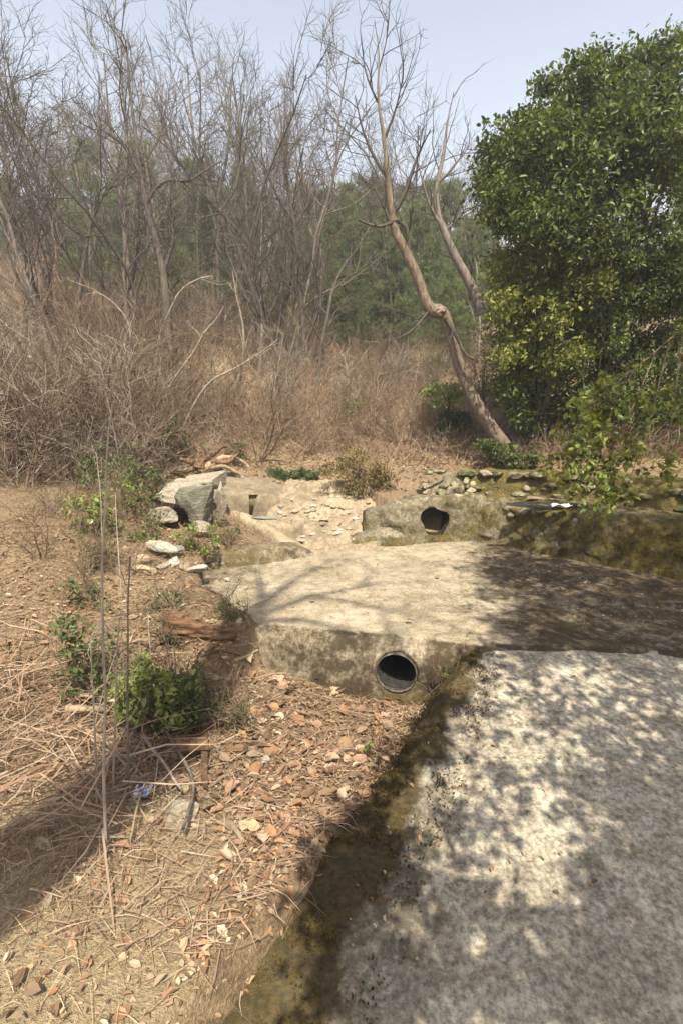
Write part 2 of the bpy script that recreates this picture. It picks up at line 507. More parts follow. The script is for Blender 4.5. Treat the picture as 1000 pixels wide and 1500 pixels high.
def H(x, y):
    x = np.asarray(x, float); y = np.asarray(y, float)
    p = np.stack([x, y, np.zeros_like(x)], -1).reshape(-1, 3)
    nlo = fbm(p, .35, 3, 5).reshape(x.shape)
    nmd = fbm(p, 2.2, 4, 9).reshape(x.shape)
    y0 = np.interp(x, HX, HY)
    # hill
    ye = y0 + (6.5 - y0) * sm(0, 3.5, y - y0)
    dy = np.clip(y - ye, 0, None)
    slope = np.interp(x, [-20, -3, 1, 12], [.40, .36, .33, .27])
    hill = .98 + slope * dy * (1 - sm(30, 75, dy) * .62) + .07 * np.clip(-x - 1.5, 0, 30) * sm(4, 9, y)
    hill = hill + nlo * .5 * sm(1, 8, dy) + nmd * .09 * sm(0, 2, dy)
    # level bank on the left and the channel between slab and hill
    yb = np.interp(x, BX, BY)
    t = np.clip((y - yb) / np.maximum(y0 - yb, .2), 0, 1)
    chan = .40 + (.98 - .40) * t ** 1.15
    left_bank = .42 + .085 * np.clip(y - 3.2, -1, 1.7) + .05 * np.clip(y - 4.9, 0, 4) + .14 * np.clip(-x - 1.25, 0, 10) + .05 * nmd - .13 * sm(-1.35, -.75, x) * sm(4.5, 4.9, y)
    low = np.where(x < -.3, chan * sm(-.9, -.3, x) + left_bank * (1 - sm(-.9, -.3, x)), chan)
    wall_back = sm(.2, .8, x) * sm(.0, .12, y - (yb + .42)) * (y < y0 + .5)
    low = np.where(wall_back > 0, low * (1 - wall_back) + .86 * wall_back, low)
    z = np.where(y > y0, hill, low)
    z = np.where((x < -.6) & (y > y0 - 1.2), left_bank * (1 - sm(-1.2, .6, y - y0)) + hill * sm(-1.2, .6, y - y0), z)
    # pit with leaves in front on the left
    yedge = np.interp(x, [-6, -1.3, -.75, -.5], [2.6, 2.95, 3.05, 3.4])
    pit = pit_z(x, y) + .035 * nmd + .02 * nlo
    m = 1 - sm(-.12, .16, y - yedge + .08 * nmd)
    front = (y < np.interp(x, FX, FY) + .07)
    m = np.where(x > -.5, front * 1.0, m)
    z = z * (1 - m) + pit * m
    # beneath slab and apron
    ins = (y > np.interp(x, FX, FY) + .03) & (y < yb + .04) & (x > np.interp(y, [3.3, 3.9, 4.75], [-.5, -1.12, -1.28])) & (x < 3.4)
    z = np.where(ins, -.22, z)
    z = np.where(front & (x > -.5), pit, z)
    ap = sm(0, .12, x - (foot_x(y) + .05)) * (y < np.interp(x, FX, FY) + .13) * (x < 3.3)
    z = z * (1 - ap) + (np.minimum(apron_z(y), pit) - .16) * ap
    # hollow for the broken channel bed and the culvert
    x0 = np.interp(y, [5.1, 5.5, 6.0, 6.6, 7.3], [-.25, -.58, -.95, -.85, -.75])
    x1 = np.interp(y, [5.1, 5.5, 5.7, 6.2, 6.8, 7.3], [.35, .5, .55, .55, .3, .1])
    bb = np.interp(y, [5.1, 5.5, 6.0, 6.6, 7.3], [.375, .42, .56, .74, .96])
    z = np.where((x > x0) & (x < x1) & (y > 5.1) & (y < 7.2), np.minimum(z, bb - .12), z)
    z = np.where(poly_in(x, y, [(-1.6, 6.4), (-1.4, 6.15), (-.5, 5.4), (-.3, 6), (-.6, 6.8), (-1.6, 6.6)]), np.minimum(z, .47), z)
    z = np.where(poly_in(x, y, [(-2.0, 6.42), (-.5, 6.6), (-.35, 7.2), (-1.9, 6.95)]), np.minimum(z, .72), z)
    # bank on the right of the apron
    rb = sm(3.05, 4.2, x) * (y < np.interp(x, BX, BY) + .3)
    z = np.where(rb > 0, z * (1 - rb) + (.55 + .28 * (x - 3.1) + .05 * nmd) * rb, z)
    return z


def Hs(x, y):
    return float(H(np.array([x]), np.array([y]))[0])


def hit(px, py, ymin=1.0, ymax=90):
    """where a photograph pixel meets the ground"""
    d = ray(px, py)
    ys = np.concatenate([np.arange(ymin, 12, .03), np.arange(12, ymax, .2)])
    P = CAM[None] + d[None] * (ys / d[1])[:, None]
    g = H(P[:, 0], P[:, 1])
    k = np.nonzero(P[:, 2] <= g)[0]
    i = k[0] if len(k) else len(ys) - 1
    return np.array([P[i, 0], P[i, 1], g[i]])


def axis(segs):
    r = [np.arange(a, b, st) for a, b, st in segs]
    return np.concatenate(r)


gx = axis([(-110, -40, 10), (-40, -12, 1.0), (-12, -5, .25), (-5, -2, .08), (-2, 2.6, .035), (2.6, 5, .08), (5, 12, .3), (12, 40, 1.0), (40, 120, 10)])
gyv = axis([(-30, -6, 4), (-6, 0, .3), (0, 1, .08), (1, 7.6, .035), (7.6, 12, .1), (12, 24, .25), (24, 90, 1.2), (90, 130, 5)])
X, Y = np.meshgrid(gx, gyv, indexing='ij')
Z = H(X, Y)
mb = MB(); mb.grid(np.stack([X, Y, Z], -1))
me = mb.mesh('ground', M['ground'])
v = verts_of(me)
straw = sm(.25, .75, .5 + .6 * fbm(v, .5, 3, 31)) * sm(6.5, 8, v[:, 1]) * .8
straw = np.maximum(straw, (1 - sm(-.55, -.25, v[:, 0])) * (1 - sm(1.75, 2.05, v[:, 1])) * .9)
straw = np.maximum(straw, (1 - sm(-1.3, -.9, v[:, 0])) * sm(3.2, 3.5, v[:, 1]) * (1 - sm(4.2, 4.6, v[:, 1])) * (.35 + .5 * fbm(v, 3, 3, 33)))
set_attr(me, 'straw', straw)
tag(link('ground', me), kind='structure')

# ------------------------------------------------------------------ apron, slab
ys = np.concatenate([np.arange(-2.5, 1, .12), np.arange(1, 3.0, .028)])
us = np.concatenate([np.linspace(0, 1, 26), 1 + np.linspace(0, 1, 90)[1:]])
P = np.zeros((len(ys), len(us), 3))
for i, y in enumerate(ys):
    fx, ex = foot_x(y) - .10, edge_x(y)
    pz = float(pit_z(np.array(fx), np.array(y))) - .10
    az = float(apron_z(y))
    x = np.where(us <= 1, fx + (ex - fx) * us, ex + (3.6 - ex) * (us - 1) ** 1.1)
    z = np.where(us <= 1, pz + (az - pz) * (1 - (1 - np.clip(us, 0, 1)) ** 1.7), az)
    P[i, :, 0] = x; P[i, :, 1] = y; P[i, :, 2] = z
flat = P.reshape(-1, 3)
wy = flat[:, 1] + 0
P[..., 0] += (fbm(flat, 3.0, 3, 44) * .05).reshape(P.shape[:2]) * (us[None] < 1.6)
P[..., 2] += (fbm(flat, 2.0, 3, 41) * .012 + fbm(flat, 14, 3, 42) * .006).reshape(P.shape[:2]) + (fbm(flat, 7, 4, 43) * .05).reshape(P.shape[:2]) * (sm(0, .3, us) * (1 - sm(.95, 1.12, us)))[None]
P_ap = P.copy()
mb = MB(); mb.grid(P)
me = mb.mesh('apron', M['apron'])
v = verts_of(me)
de = v[:, 0] - np.interp(v[:, 1], [-2, .9, 1.6, 2.2, 2.96], [-1.6, -.28, .08, .40, .80])
moss = 1 - sm(-.06, .20, de + .14 * fbm(v, 5, 4, 3))
stain = (1 - sm(.0, .55, de + .2 * fbm(v, 3, 3, 5))) * .5 + .12 + .35 * np.clip(fbm(v, 1.2, 3, 8), 0, 1)
set_attr(me, 'moss', moss * .95); set_attr(me, 'stain', stain)
tag(link('pavement', me), kind='structure')


def boolean_cut(o, cutters):
    for c in cutters:
        m = o.modifiers.new('cut', 'BOOLEAN'); m.operation = 'DIFFERENCE'; m.solver = 'EXACT'; m.object = c
    bpy.context.view_layer.update()
    dg = bpy.context.evaluated_depsgraph_get()
    nm = bpy.data.meshes.new_from_object(o.evaluated_get(dg))
    o.modifiers.clear()
    old = o.data; o.data = nm
    bpy.data.meshes.remove(old)
    for c in cutters:
        d = c.data; bpy.data.objects.remove(c); bpy.data.meshes.remove(d)
    nm.polygons.foreach_set('use_smooth', np.full(len(nm.polygons), True))
    return nm


def loop_solid(rings):
    """rings: (nu, nr, 3) closed loops, capped at both ends"""
    mb = MB()
    a, b = rings.shape[:2]
    q0, q1 = rings[a // 2], rings[a // 2 + 1]
    ar = np.cross(q0 - q0.mean(0), np.roll(q0, -1, 0) - q0.mean(0)).sum(0)
    if ar @ (q1.mean(0) - q0.mean(0)) < 0:
        rings = rings[:, ::-1]
    i, j = np.meshgrid(np.arange(a - 1), np.arange(b), indexing='ij')
    j2 = (j + 1) % b
    f = np.stack([i * b + j, i * b + j2, (i + 1) * b + j2, (i + 1) * b + j], -1).reshape(-1, 4)
    mb.add(rings, f)
    mb.f.append(np.array([list(range(b))[::-1]]))
    mb.f.append(np.array([[(a - 1) * b + q for q in range(b)]]))
    return mb


def resample(poly, n):
    poly = np.asarray(poly, float)
    d = np.concatenate([[0], np.cumsum(np.linalg.norm(np.diff(poly, axis=0), axis=1))])
    t = np.linspace(0, d[-1], n)
    return np.stack([np.interp(t, d, poly[:, k]) for k in range(poly.shape[1])], 1)


def smooth_path(poly, n, it=2):
    p = np.asarray(poly, float)
    for _ in range(it):
        q = [p[0]]
        for a, b in zip(p[:-1], p[1:]):
            q += [a * .75 + b * .25, a * .25 + b * .75]
        q.append(p[-1]); p = np.array(q)
    return resample(p, n)


def loft_wall(path, prof, nu, step=.03, amp=.02, freq=5, seed=1, it=1):
    """path: (x, y[, zshift, hscale]); prof: closed loop of (offset behind the path, z) or function of t"""
    path = np.array([list(q) + [0, 1][len(q) - 2:] if len(q) < 4 else list(q) for q in path], float)
    pp = smooth_path(path, nu, it)
    t = np.gradient(pp[:, :2], axis=0); t /= np.linalg.norm(t, axis=1)[:, None]
    nrm = np.stack([-t[:, 1], t[:, 0]], 1)      # to the left of travel = behind when the path runs left to right
    pr = np.asarray(prof, float)
    closed = np.vstack([pr, pr[:1]])
    L = np.linalg.norm(np.diff(closed, axis=0), axis=1).sum()
    rs = smooth_path(closed, max(12, int(L / step)), 2)[:-1]
    R = np.zeros((nu, len(rs), 3))
    R[..., :2] = pp[:, None, :2] + nrm[:, None] * rs[None, :, :1]
    R[..., 2] = pp[:, None, 2] + rs[None, :, 1] * pp[:, None, 3]
    fl = R.reshape(-1, 3)
    d = np.stack([fbm(fl, freq, 4, seed + q) for q in range(3)], 1) * amp
    R += d.reshape(R.shape)
    return loop_solid(R)


# slab: front foot, face, rounded edge, top, back
nu = 150
tu = np.linspace(0, 1, nu)
F = smooth_path(list(zip(FX, FY)), nu, 1)
B = smooth_path(list(zip([-1.42, -.285, .52, 1.63, 2.43, 3.8], [4.8, 5.36, 5.72, 5.88, 5.3, 4.4])), nu, 1)
rows = []
for z in (-.3, -.2, -.12, -.07, -.03, .01, .05, .09, .13, .17, .205): rows.append((-.02 + .03 * (z + .3), z, 0))
for q in (12, 26, 40, 54, 68, 80, 90): rows.append((.14 - .14 * math.cos(math.radians(q)), .225 + .135 * math.sin(math.radians(q)), 0))
nf = len(rows)
R = np.zeros((nu, nf + 62, 3))
dirv = B - F; ln = np.linalg.norm(dirv, axis=1)[:, None]; dirv = dirv / ln
for j, (o, z, _) in enumerate(rows):
    R[:, j, :2] = F + dirv * o; R[:, j, 2] = z
for j in range(61):
    s = ((j + 1) / 61) ** 1.1
    q = .14 + (ln - .14) * s
    R[:, nf + j, :2] = F + dirv * q
    R[:, nf + j, 2] = .36 + .018 * (q[:, 0])
R[:, -1, :2] = B; R[:, -1, 2] = -.3
fl = R.reshape(-1, 3)
d = np.zeros_like(fl)
d[:, 2] = fbm(fl, 1.6, 3, 60) * .02 + fbm(fl, 9, 3, 61) * .006
d[:, 1] = fbm(fl, 3.5, 4, 62) * .03 * (fl[:, 2] < .36)
R += d.reshape(R.shape)
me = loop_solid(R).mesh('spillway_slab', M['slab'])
slab = link('spillway_slab', me)
tag(slab, 'broad tan concrete slab with rounded front face around the black round pipe', 'slab')

# the pipe of the front face
wA, wB = np.array([-.58, 3.32]), np.array([.795, 2.96])
wt = (wB - wA) / np.linalg.norm(wB - wA); wnrm = np.array([wt[1], -wt[0]])      # towards the camera
dd = ray(580, 985)
tt = ((wA - CAM[:2]) @ wnrm) / (dd[:2] @ wnrm)
pc = CAM + dd * tt
PR = .134
axis_p = np.array([-wnrm[0], -wnrm[1], 0.0]); side_p = np.array([wt[0], wt[1], 0.0]); upv = np.array([0, 0, 1.0])


def ring_tube(center, ax, side, up, prof, n=48, wob=None):
    """prof: list of (distance along axis, radius); open surface"""
    a = np.arange(n) * 2 * math.pi / n
    w = np.ones(n) if wob is None else wob(a)
    V = np.array([[center + ax * s + (side * math.cos(q) + up * math.sin(q)) * r * ww for q, ww in zip(a, w)] for s, r in prof])
    i, j = np.meshgrid(np.arange(len(prof) - 1), np.arange(n), indexing='ij')
    j2 = (j + 1) % n
    F_ = np.stack([i * n + j, i * n + j2, (i + 1) * n + j2, (i + 1) * n + j], -1).reshape(-1, 4)
    return V, F_


def solid_cyl(name, center, ax, side, up, r, s0, s1, n=40, wob=None):
    V, F_ = ring_tube(center, ax, side, up, [(s0, r), (s1, r)], n, wob)
    mb = MB(); mb.add(V, F_)
    mb.f = [q[:, ::-1] for q in mb.f]
    mb.f.append(np.array([list(range(n))])); mb.f.append(np.array([list(range(n, 2 * n))[::-1]]))
    o = link(name, mb.mesh(name, M['shade_dark'], False))
    return o


cut = solid_cyl('cutter', pc, axis_p, side_p, upv, PR + .004, -.3, 1.0)
me = boolean_cut(slab, [cut])
v = verts_of(me)
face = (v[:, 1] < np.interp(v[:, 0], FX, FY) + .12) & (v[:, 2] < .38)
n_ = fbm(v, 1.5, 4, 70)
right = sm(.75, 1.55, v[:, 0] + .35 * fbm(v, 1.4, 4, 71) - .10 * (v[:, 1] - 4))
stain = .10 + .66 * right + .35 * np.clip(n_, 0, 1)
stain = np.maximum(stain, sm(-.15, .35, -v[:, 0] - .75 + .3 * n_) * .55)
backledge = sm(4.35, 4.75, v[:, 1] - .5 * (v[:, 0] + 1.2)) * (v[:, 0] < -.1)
stain = np.where(face, .60 + .5 * sm(-.1, .5, fbm(v, 2.2, 3, 73)) + .3 * sm(.45, .75, v[:, 0]), stain)  # algae on the face, its tone deepened to stand in for shade
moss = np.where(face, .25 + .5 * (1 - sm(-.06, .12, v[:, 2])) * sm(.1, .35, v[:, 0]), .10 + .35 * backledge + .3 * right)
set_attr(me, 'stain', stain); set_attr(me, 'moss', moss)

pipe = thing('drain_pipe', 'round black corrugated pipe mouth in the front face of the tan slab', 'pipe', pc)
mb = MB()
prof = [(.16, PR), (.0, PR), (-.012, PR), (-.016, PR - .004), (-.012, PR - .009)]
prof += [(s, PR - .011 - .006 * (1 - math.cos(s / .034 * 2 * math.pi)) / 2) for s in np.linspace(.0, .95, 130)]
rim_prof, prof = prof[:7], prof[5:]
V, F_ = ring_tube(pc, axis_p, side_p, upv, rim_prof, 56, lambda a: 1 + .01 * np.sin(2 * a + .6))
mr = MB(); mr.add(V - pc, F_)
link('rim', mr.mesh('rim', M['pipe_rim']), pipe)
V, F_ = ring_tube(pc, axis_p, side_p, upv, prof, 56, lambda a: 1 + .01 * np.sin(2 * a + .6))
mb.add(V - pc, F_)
mb.f.append(np.array([[(len(prof) - 1) * 56 + q for q in range(56)]]))  # closed end added to keep light out of the pipe
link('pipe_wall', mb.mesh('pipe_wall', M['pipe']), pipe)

# ------------------------------------------------------------------ stones
def icosphere(sub):
    t = (1 + 5 ** .5) / 2
    v = [(-1, t, 0), (1, t, 0), (-1, -t, 0), (1, -t, 0), (0, -1, t), (0, 1, t), (0, -1, -t), (0, 1, -t), (t, 0, -1), (t, 0, 1), (-t, 0, -1), (-t, 0, 1)]
    v = [np.array(q) / np.linalg.norm(q) for q in v]
    f = [(0, 11, 5), (0, 5, 1), (0, 1, 7), (0, 7, 10), (0, 10, 11), (1, 5, 9), (5, 11, 4), (11, 10, 2), (10, 7, 6), (7, 1, 8), (3, 9, 4), (3, 4, 2), (3, 2, 6), (3, 6, 8), (3, 8, 9), (4, 9, 5), (2, 4, 11), (6, 2, 10), (8, 6, 7), (9, 8, 1)]
    for _ in range(sub):
        c = {}; nf = []

        def mid(a, b):
            k = (min(a, b), max(a, b))
            if k not in c:
                m = v[a] + v[b]; v.append(m / np.linalg.norm(m)); c[k] = len(v) - 1
            return c[k]
        for a, b, d in f:
            ab, bd, da = mid(a, b), mid(b, d), mid(d, a)
            nf += [(a, ab, da), (b, bd, ab), (d, da, bd), (ab, bd, da)]
        f = nf
    return np.array(v), np.array(f)


ICO = {k: icosphere(k) for k in (1, 2, 3, 4)}


def rock_verts(size, rng, sub=3, planes=9, rough=.06, flat=None):
    v, f = ICO[sub]
    v = v.copy()
    for _ in range(planes):
        n = rng.normal(size=3); n /= np.linalg.norm(n)
        d = rng.uniform(.45, .8)
        q = v @ n - d
        v -= np.clip(q, 0, None)[:, None] * n
    for n, d in (flat or []):
        n = np.array(n, float); n /= np.linalg.norm(n)
        v -= np.clip(v @ n - d, 0, None)[:, None] * n
    seed = int(rng.integers(1000))
    v += np.stack([fbm(v + seed, 2.2, 4, q) for q in range(3)], 1) * rough
    return v * np.asarray(size) , f


def rotz(v, a):
    c, s = math.cos(a), math.sin(a)
    return np.stack([v[:, 0] * c - v[:, 1] * s, v[:, 0] * s + v[:, 1] * c, v[:, 2]], 1)


def rock(name, label, cat, loc, size, mat, seed, rz=0, sub=3, planes=9, rough=.06, flat=None, tilt=0, group=None, parent=None, smooth=False):
    rng = np.random.default_rng(seed)
    v, f = rock_verts(size, rng, sub, planes, rough, flat)
    if tilt:
        c, s = math.cos(tilt), math.sin(tilt)
        v = np.stack([v[:, 0] * c + v[:, 2] * s, v[:, 1], -v[:, 0] * s + v[:, 2] * c], 1)
    v = rotz(v, rz)
    mb = MB(); mb.add(v, f)
    o = link(name, mb.mesh(name, mat, smooth), parent, loc)
    if label: tag(o, label, cat, group)
    return o


# ------------------------------------------------------------------ mossy back wall with the second pipe
def pw(px, py, z):
    return gz(px, py, z)[:2]


bw = [(.22, 5.80, .0, .80), (.52, 5.64, .0, .96), (.75, 5.60, .0, 1.0), (1.15, 5.66, .0, 1.02), (1.62, 5.72, .0, 1.02)]
prof = [(-.02, -.1), (.0, .25), (.0, .45), (.03, .70), (.04, .86), (.07, .888), (.25, .895), (.5, .87), (.55, .5), (.55, -.1)]
wl = thing('retaining_wall', 'low mossy concrete wall with a ragged dark pipe hole at the back of the slab', 'wall', (1.0, 5.7, .36))
mb = loft_wall(bw, prof, 110, .024, .06, 6, 80)
wme = mb.mesh('wall_face', M['wall'], base=(1.0, 5.7, .36))
wface = link('wall_face', wme, wl)
c2 = gy(636, 764, 5.66)
cloc = c2 - np.array([1.0, 5.7, .36])
ax2, sd2 = np.array([0.05, 1.0, 0]), np.array([.92, -.05, 0])
up2 = np.array([0, 0, 1.12])
wob2 = lambda a: 1 + .10 * np.cos(a * 2 + .6) + .10 * np.sin(3 * a + .4) + .05 * np.sin(5 * a)
cut = solid_cyl('cutter', cloc, ax2, sd2, up2, .152, -.35, .42, 40, wob2)
wface.parent = None
bpy.context.view_layer.update()
me = boolean_cut(wface, [cut])
wface.parent = wl
v = verts_of(me) + np.array([1.0, 5.7, .36])
set_attr(me, 'stain', .30 + .35 * sm(-.2, .5, fbm(v, 2.5, 3, 91)) + .3 * (v[:, 1] > 6.05))
set_attr(me, 'moss', .32 + .4 * sm(-.1, .4, fbm(v, 2.0, 3, 92)) + .15 * sm(1.0, 1.5, v[:, 0]))
# short pipe inside the hole, coloured near black for its deep shade
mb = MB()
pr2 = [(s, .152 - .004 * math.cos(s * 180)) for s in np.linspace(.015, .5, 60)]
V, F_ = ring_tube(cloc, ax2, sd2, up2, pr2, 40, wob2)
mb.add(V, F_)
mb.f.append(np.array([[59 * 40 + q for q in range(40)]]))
link('pipe', mb.mesh('pipe', M['shade_dark']), wl)
# lower bulge and ledge left of the hole
lb = [(.05, 5.40, .0, .75), (.28, 5.42, .0, .95), (.50, 5.45, .0, 1.02), (.70, 5.50, .0, .98), (.88, 5.62, .0, .78)]
prof = [(.0, .1), (.02, .38), (.05, .50), (.12, .555), (.25, .57), (.4, .56), (.4, .1)]
me = loft_wall(lb, prof, 60, .025, .045, 5, 84).mesh('ledge', M['wall'], base=(1.0, 5.7, .36))
v = verts_of(me) + np.array([1.0, 5.7, .36])
set_attr(me, 'stain', .30 + .4 * (v[:, 2] < .5) * sm(.2, .5, v[:, 0])); set_attr(me, 'moss', .22 + .3 * (v[:, 2] < .5))
link('ledge', me, wl)

# ------------------------------------------------------------------ right hand wall, two tiers
rw = [(1.50, 5.80), (1.75, 5.52), (2.08, 5.17), (2.45, 4.78), (2.95, 4.36), (3.6, 3.85), (4.4, 3.2)]
prof = [(-.04, -.1), (-.02, .25), (-.01, .45), (.02, .70), (.04, .84), (.08, .885), (.3, .9), (.62, .9), (.65, .5), (.65, -.1)]
rwall = thing('retaining_wall', 'dark mossy wall along the right side of the wet slab', 'wall', (2.1, 5.2, .36))
me = loft_wall(rw, prof, 170, .025, .075, 5.5, 100).mesh('wall_face', M['wall'], base=(2.1, 5.2, .36))
v = verts_of(me) + np.array([2.1, 5.2, .36])
set_attr(me, 'stain', .28 + .5 * sm(1.9, 2.3, v[:, 0]) + .25 * fbm(v, 2.5, 3, 93)); set_attr(me, 'moss', .62 + .3 * fbm(v, 1.8, 3, 94))
link('wall_face', me, rwall)
rng = np.random.default_rng(15)
for i in range(12):
    t = rng.uniform(0.02, .42)
    p2 = resample(np.array(rw), 200)[int(t * 199)]
    z = rng.uniform(.42, .84)
    sz = rng.uniform(.045, .10)
    rock('stone', None, None, (p2[0] - 2.1 + .045, p2[1] - 5.2 + .05, z - .36), (sz * 1.3, sz * .8, sz * .8), M['rock_moss'], 300 + i, rng.uniform(0, 3), 2, 8, .1, parent=rwall)

tw = [(1.02, 6.30, .0, .8), (1.4, 6.22), (1.9, 6.10), (2.35, 5.95), (2.9, 5.5), (3.5, 4.95), (4.3, 4.3)]
prof = [(-.08, .6), (-.05, .85), (-.01, 1.02), (.06, 1.12), (.2, 1.16), (.45, 1.17), (.5, .7)]
twall = thing('stone_wall', 'moss covered stone wall stepped back above the right hand ledge', 'wall', (1.9, 6.1, .86))
me = loft_wall(tw, prof, 160, .025, .055, 6.5, 110).mesh('wall_core', M['wall'], base=(1.9, 6.1, .86))
v = verts_of(me) + np.array([1.9, 6.1, .86])
set_attr(me, 'stain', .25 + .3 * fbm(v, 2.5, 3, 95)); set_attr(me, 'moss', .40 + .35 * sm(1.35, 1.75, v[:, 0]) + .3 * fbm(v, 1.8, 3, 96))
link('wall_core', me, twall)
pt = resample(np.array([q[:2] for q in tw]), 200)
rng = np.random.default_rng(16)
n = 0
for row in range(4):
    t = .01
    while t < .75:
        w = rng.uniform(.10, .20)
        if rng.random() < .35: t += w / 3.9; continue
        p2 = pt[int(t * 199)]
        z = .90 + row * .075 + rng.uniform(-.012, .012)
        pale = p2[0] < 1.5 and rng.random() < .3
        rock('stone', None, None, (p2[0] - 1.9, p2[1] - 6.1 + .0 + rng.uniform(-.02, .03), z - .86), (w * rng.uniform(.45, .75), .085, rng.uniform(.03, .06)), M['rock_pale'] if pale else M['rock_moss'],
             400 + n, -.25 + rng.uniform(-.15, .15), 2, 9, .09, parent=twall)
        n += 1
        t += w / 3.9 * 1.05
# pale stones in the corner where the walls meet
for i in range(8):
    q = gy(682 + rng.uniform(-14, 16), 705 + i * 5.2, 6.05 - i * .03)
    sz = rng.uniform(.04, .075)
    rock('stone', None, None, q - np.array([1.9, 6.1, .86]), (sz * 1.2, sz, sz), M['rock_tan' if i % 2 else 'rock_moss'], 470 + i, rng.uniform(0, 3), 2, 8, .1, parent=twall)

# boards, black sheet and a pale scrap lying on the ledge of the right wall
for i, (a, b, lab, mt, w) in enumerate([((752, 738), (858, 741), 'thin black board lying along the ledge, nearest the pale scrap', 'black', .05),
                                        ((772, 731), (842, 736), 'thin dark board lying behind the others on the mossy ledge', 'deadwood', .035),
                                        ((740, 741), (806, 744), 'short dark board at the left end of the board pile on the ledge', 'black', .04)]):
    p0, p1 = gz(*a, .905), gz(*b, .905)
    d = p1 - p0; s_ = np.cross(d, upv); s_ /= np.linalg.norm(s_)
    h = .012 + .004 * i
    mb = MB()
    st = np.linspace(0, 1, 7)
    Pp = np.array([[p0 + d * t + s_ * q * w * (1 + .1 * math.sin(7 * t)) + upv * (zz + .012 * math.sin(3 * t + i)) for q, zz in ((-1, 0), (1, 0), (1, h), (-1, h))] for t in st])
    Rr = np.array(Pp)
    mb = loop_solid(Rr)
    o = link('board', mb.mesh('board', M[mt], False, base=p0), None, p0)
    tag(o, lab, 'board')
p = gz(820, 741, .925)
mb = MB(); g = np.linspace(-1, 1, 9)
Xs, Ys = np.meshgrid(g, g, indexing='ij')
top = np.stack([Xs * .10, Ys * .05, .012 * np.sin(4 * Xs) * np.cos(3 * Ys) + .01], -1)
mb.grid(top); mb.grid((top - np.array([0, 0, .004]))[::-1])
tag(link('plastic_scrap', mb.mesh('plastic_scrap', M['white']), None, p), 'small pale bluish plastic scrap on the boards of the mossy ledge', 'litter')

# ------------------------------------------------------------------ culvert headwall with the square opening, sloped concrete above, kerb
cul = thing('culvert', 'weathered tan concrete culvert head with a narrow dark slot opening', 'culvert', (-1.15, 6.4, .6))
cb = np.array([-1.15, 6.4, .6])
cw = [(-1.75, 6.30, .02, 1), (-1.45, 6.36, .02, 1), (-1.1, 6.40, .0, 1), (-.85, 6.44, -.03, .98), (-.66, 6.55, -.08, .93), (-.55, 6.75, -.12, .9)]
prof = [(-.02, .3), (.0, .55), (.01, .70), (.03, .80), (.07, .855), (.14, .88), (.5, .89), (.55, .4)]
me = loft_wall(cw, prof, 80, .025, .03, 4, 120).mesh('headwall', M['culvert'], base=cb)
hw = link('headwall', me)
c3 = gy(369.5, 740.5, 6.40) - cb
# slot: slightly wider at its top
q0 = [gy(px, py, 6.40) - cb for px, py in ((363.5, 757), (369.5, 757), (376.5, 725.5), (363.5, 726))]
V = np.array([q + np.array([0, o, 0]) for o in (-.3, .34) for q in q0])
mb = MB(); mb.add(V, np.array([[0, 3, 2, 1], [4, 5, 6, 7], [0, 1, 5, 4], [1, 2, 6, 5], [2, 3, 7, 6], [3, 0, 4, 7]][0:6])[:, ::-1])
cut = link('cutter', mb.mesh('cutter', M['shade_dark'], False))
me = boolean_cut(hw, [cut])
hw.parent = cul
hw.location = (0, 0, 0)
v = verts_of(me) + cb
set_attr(me, 'stain', .16 + .25 * fbm(v, 3, 3, 130)); set_attr(me, 'moss', .20 + .2 * fbm(v, 2, 3, 131))
# sheet closing the slot, coloured near black for the shade in it
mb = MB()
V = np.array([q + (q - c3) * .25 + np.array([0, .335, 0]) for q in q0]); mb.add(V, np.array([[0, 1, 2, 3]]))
link('slot_back', mb.mesh('slot_back', M['shade_dark'], False), cul)
# sloped concrete above
up_l = [gy(300, 690, 7.0), gy(330, 687, 7.15), gy(370, 694, 7.25), gy(420, 712, 7.3), gy(470, 738, 7.25)]
lo_l = [gy(300, 722, 6.42), gy(330, 721, 6.46), gy(375, 722.5, 6.5), gy(412, 733, 6.62), gy(440, 752, 6.72)]
A_, B_ = smooth_path(lo_l, 50, 1), smooth_path(up_l, 50, 1)
P = np.array([[a + (b - a) * t + upv * (.03 * math.sin(math.pi * t) - (.06 if t < .02 else 0)) for t in np.linspace(0, 1, 26)] for a, b in zip(A_, B_)])
P[:, -1, 2] -= .05
fl = P.reshape(-1, 3); P += (np.stack([fbm(fl, 4, 4, 133 + q) for q in range(3)], 1) * .03).reshape(P.shape)
Pb = P.copy(); Pb[..., 2] -= .2
ringed = np.concatenate([P, Pb[:, ::-1]], 1)
me = loop_solid(ringed).mesh('sloped_concrete', M['culvert'], base=cb)
v = verts_of(me)
set_attr(me, 'stain', .18 + .3 * fbm(v, 2.5, 3, 136)); set_attr(me, 'moss', .16 + .2 * fbm(v, 2, 3, 137))
link('sloped_concrete', me, cul)
# low ledge with slate lid in front
lg = [tuple(gz(372, 772, .58)[:2]), tuple(gz(410, 776, .56)[:2]), tuple(gz(438, 778, .54)[:2]), tuple(gz(453, 768, .54)[:2])]
prof = [(0, .25), (.0, .45), (.015, .56), (.04, .61), (.15, .625), (.3, .62), (.32, .3)]
me = loft_wall(lg, prof, 44, .022, .03, 6, 140).mesh('front_ledge', M['bed'], base=cb)
v = verts_of(me)
set_attr(me, 'stain', .30 + .3 * fbm(v, 4, 3, 141)); set_attr(me, 'moss', .2 + 0 * v[:, 0])
link('front_ledge', me, cul)
q = gz(388, 759, .64)
rock('slate_plate', 'flat grey slate plate in front of the dark culvert slot', 'slate', q, (.20, .10, .016), M['slate'], 5, .0, 2, 6, .04)

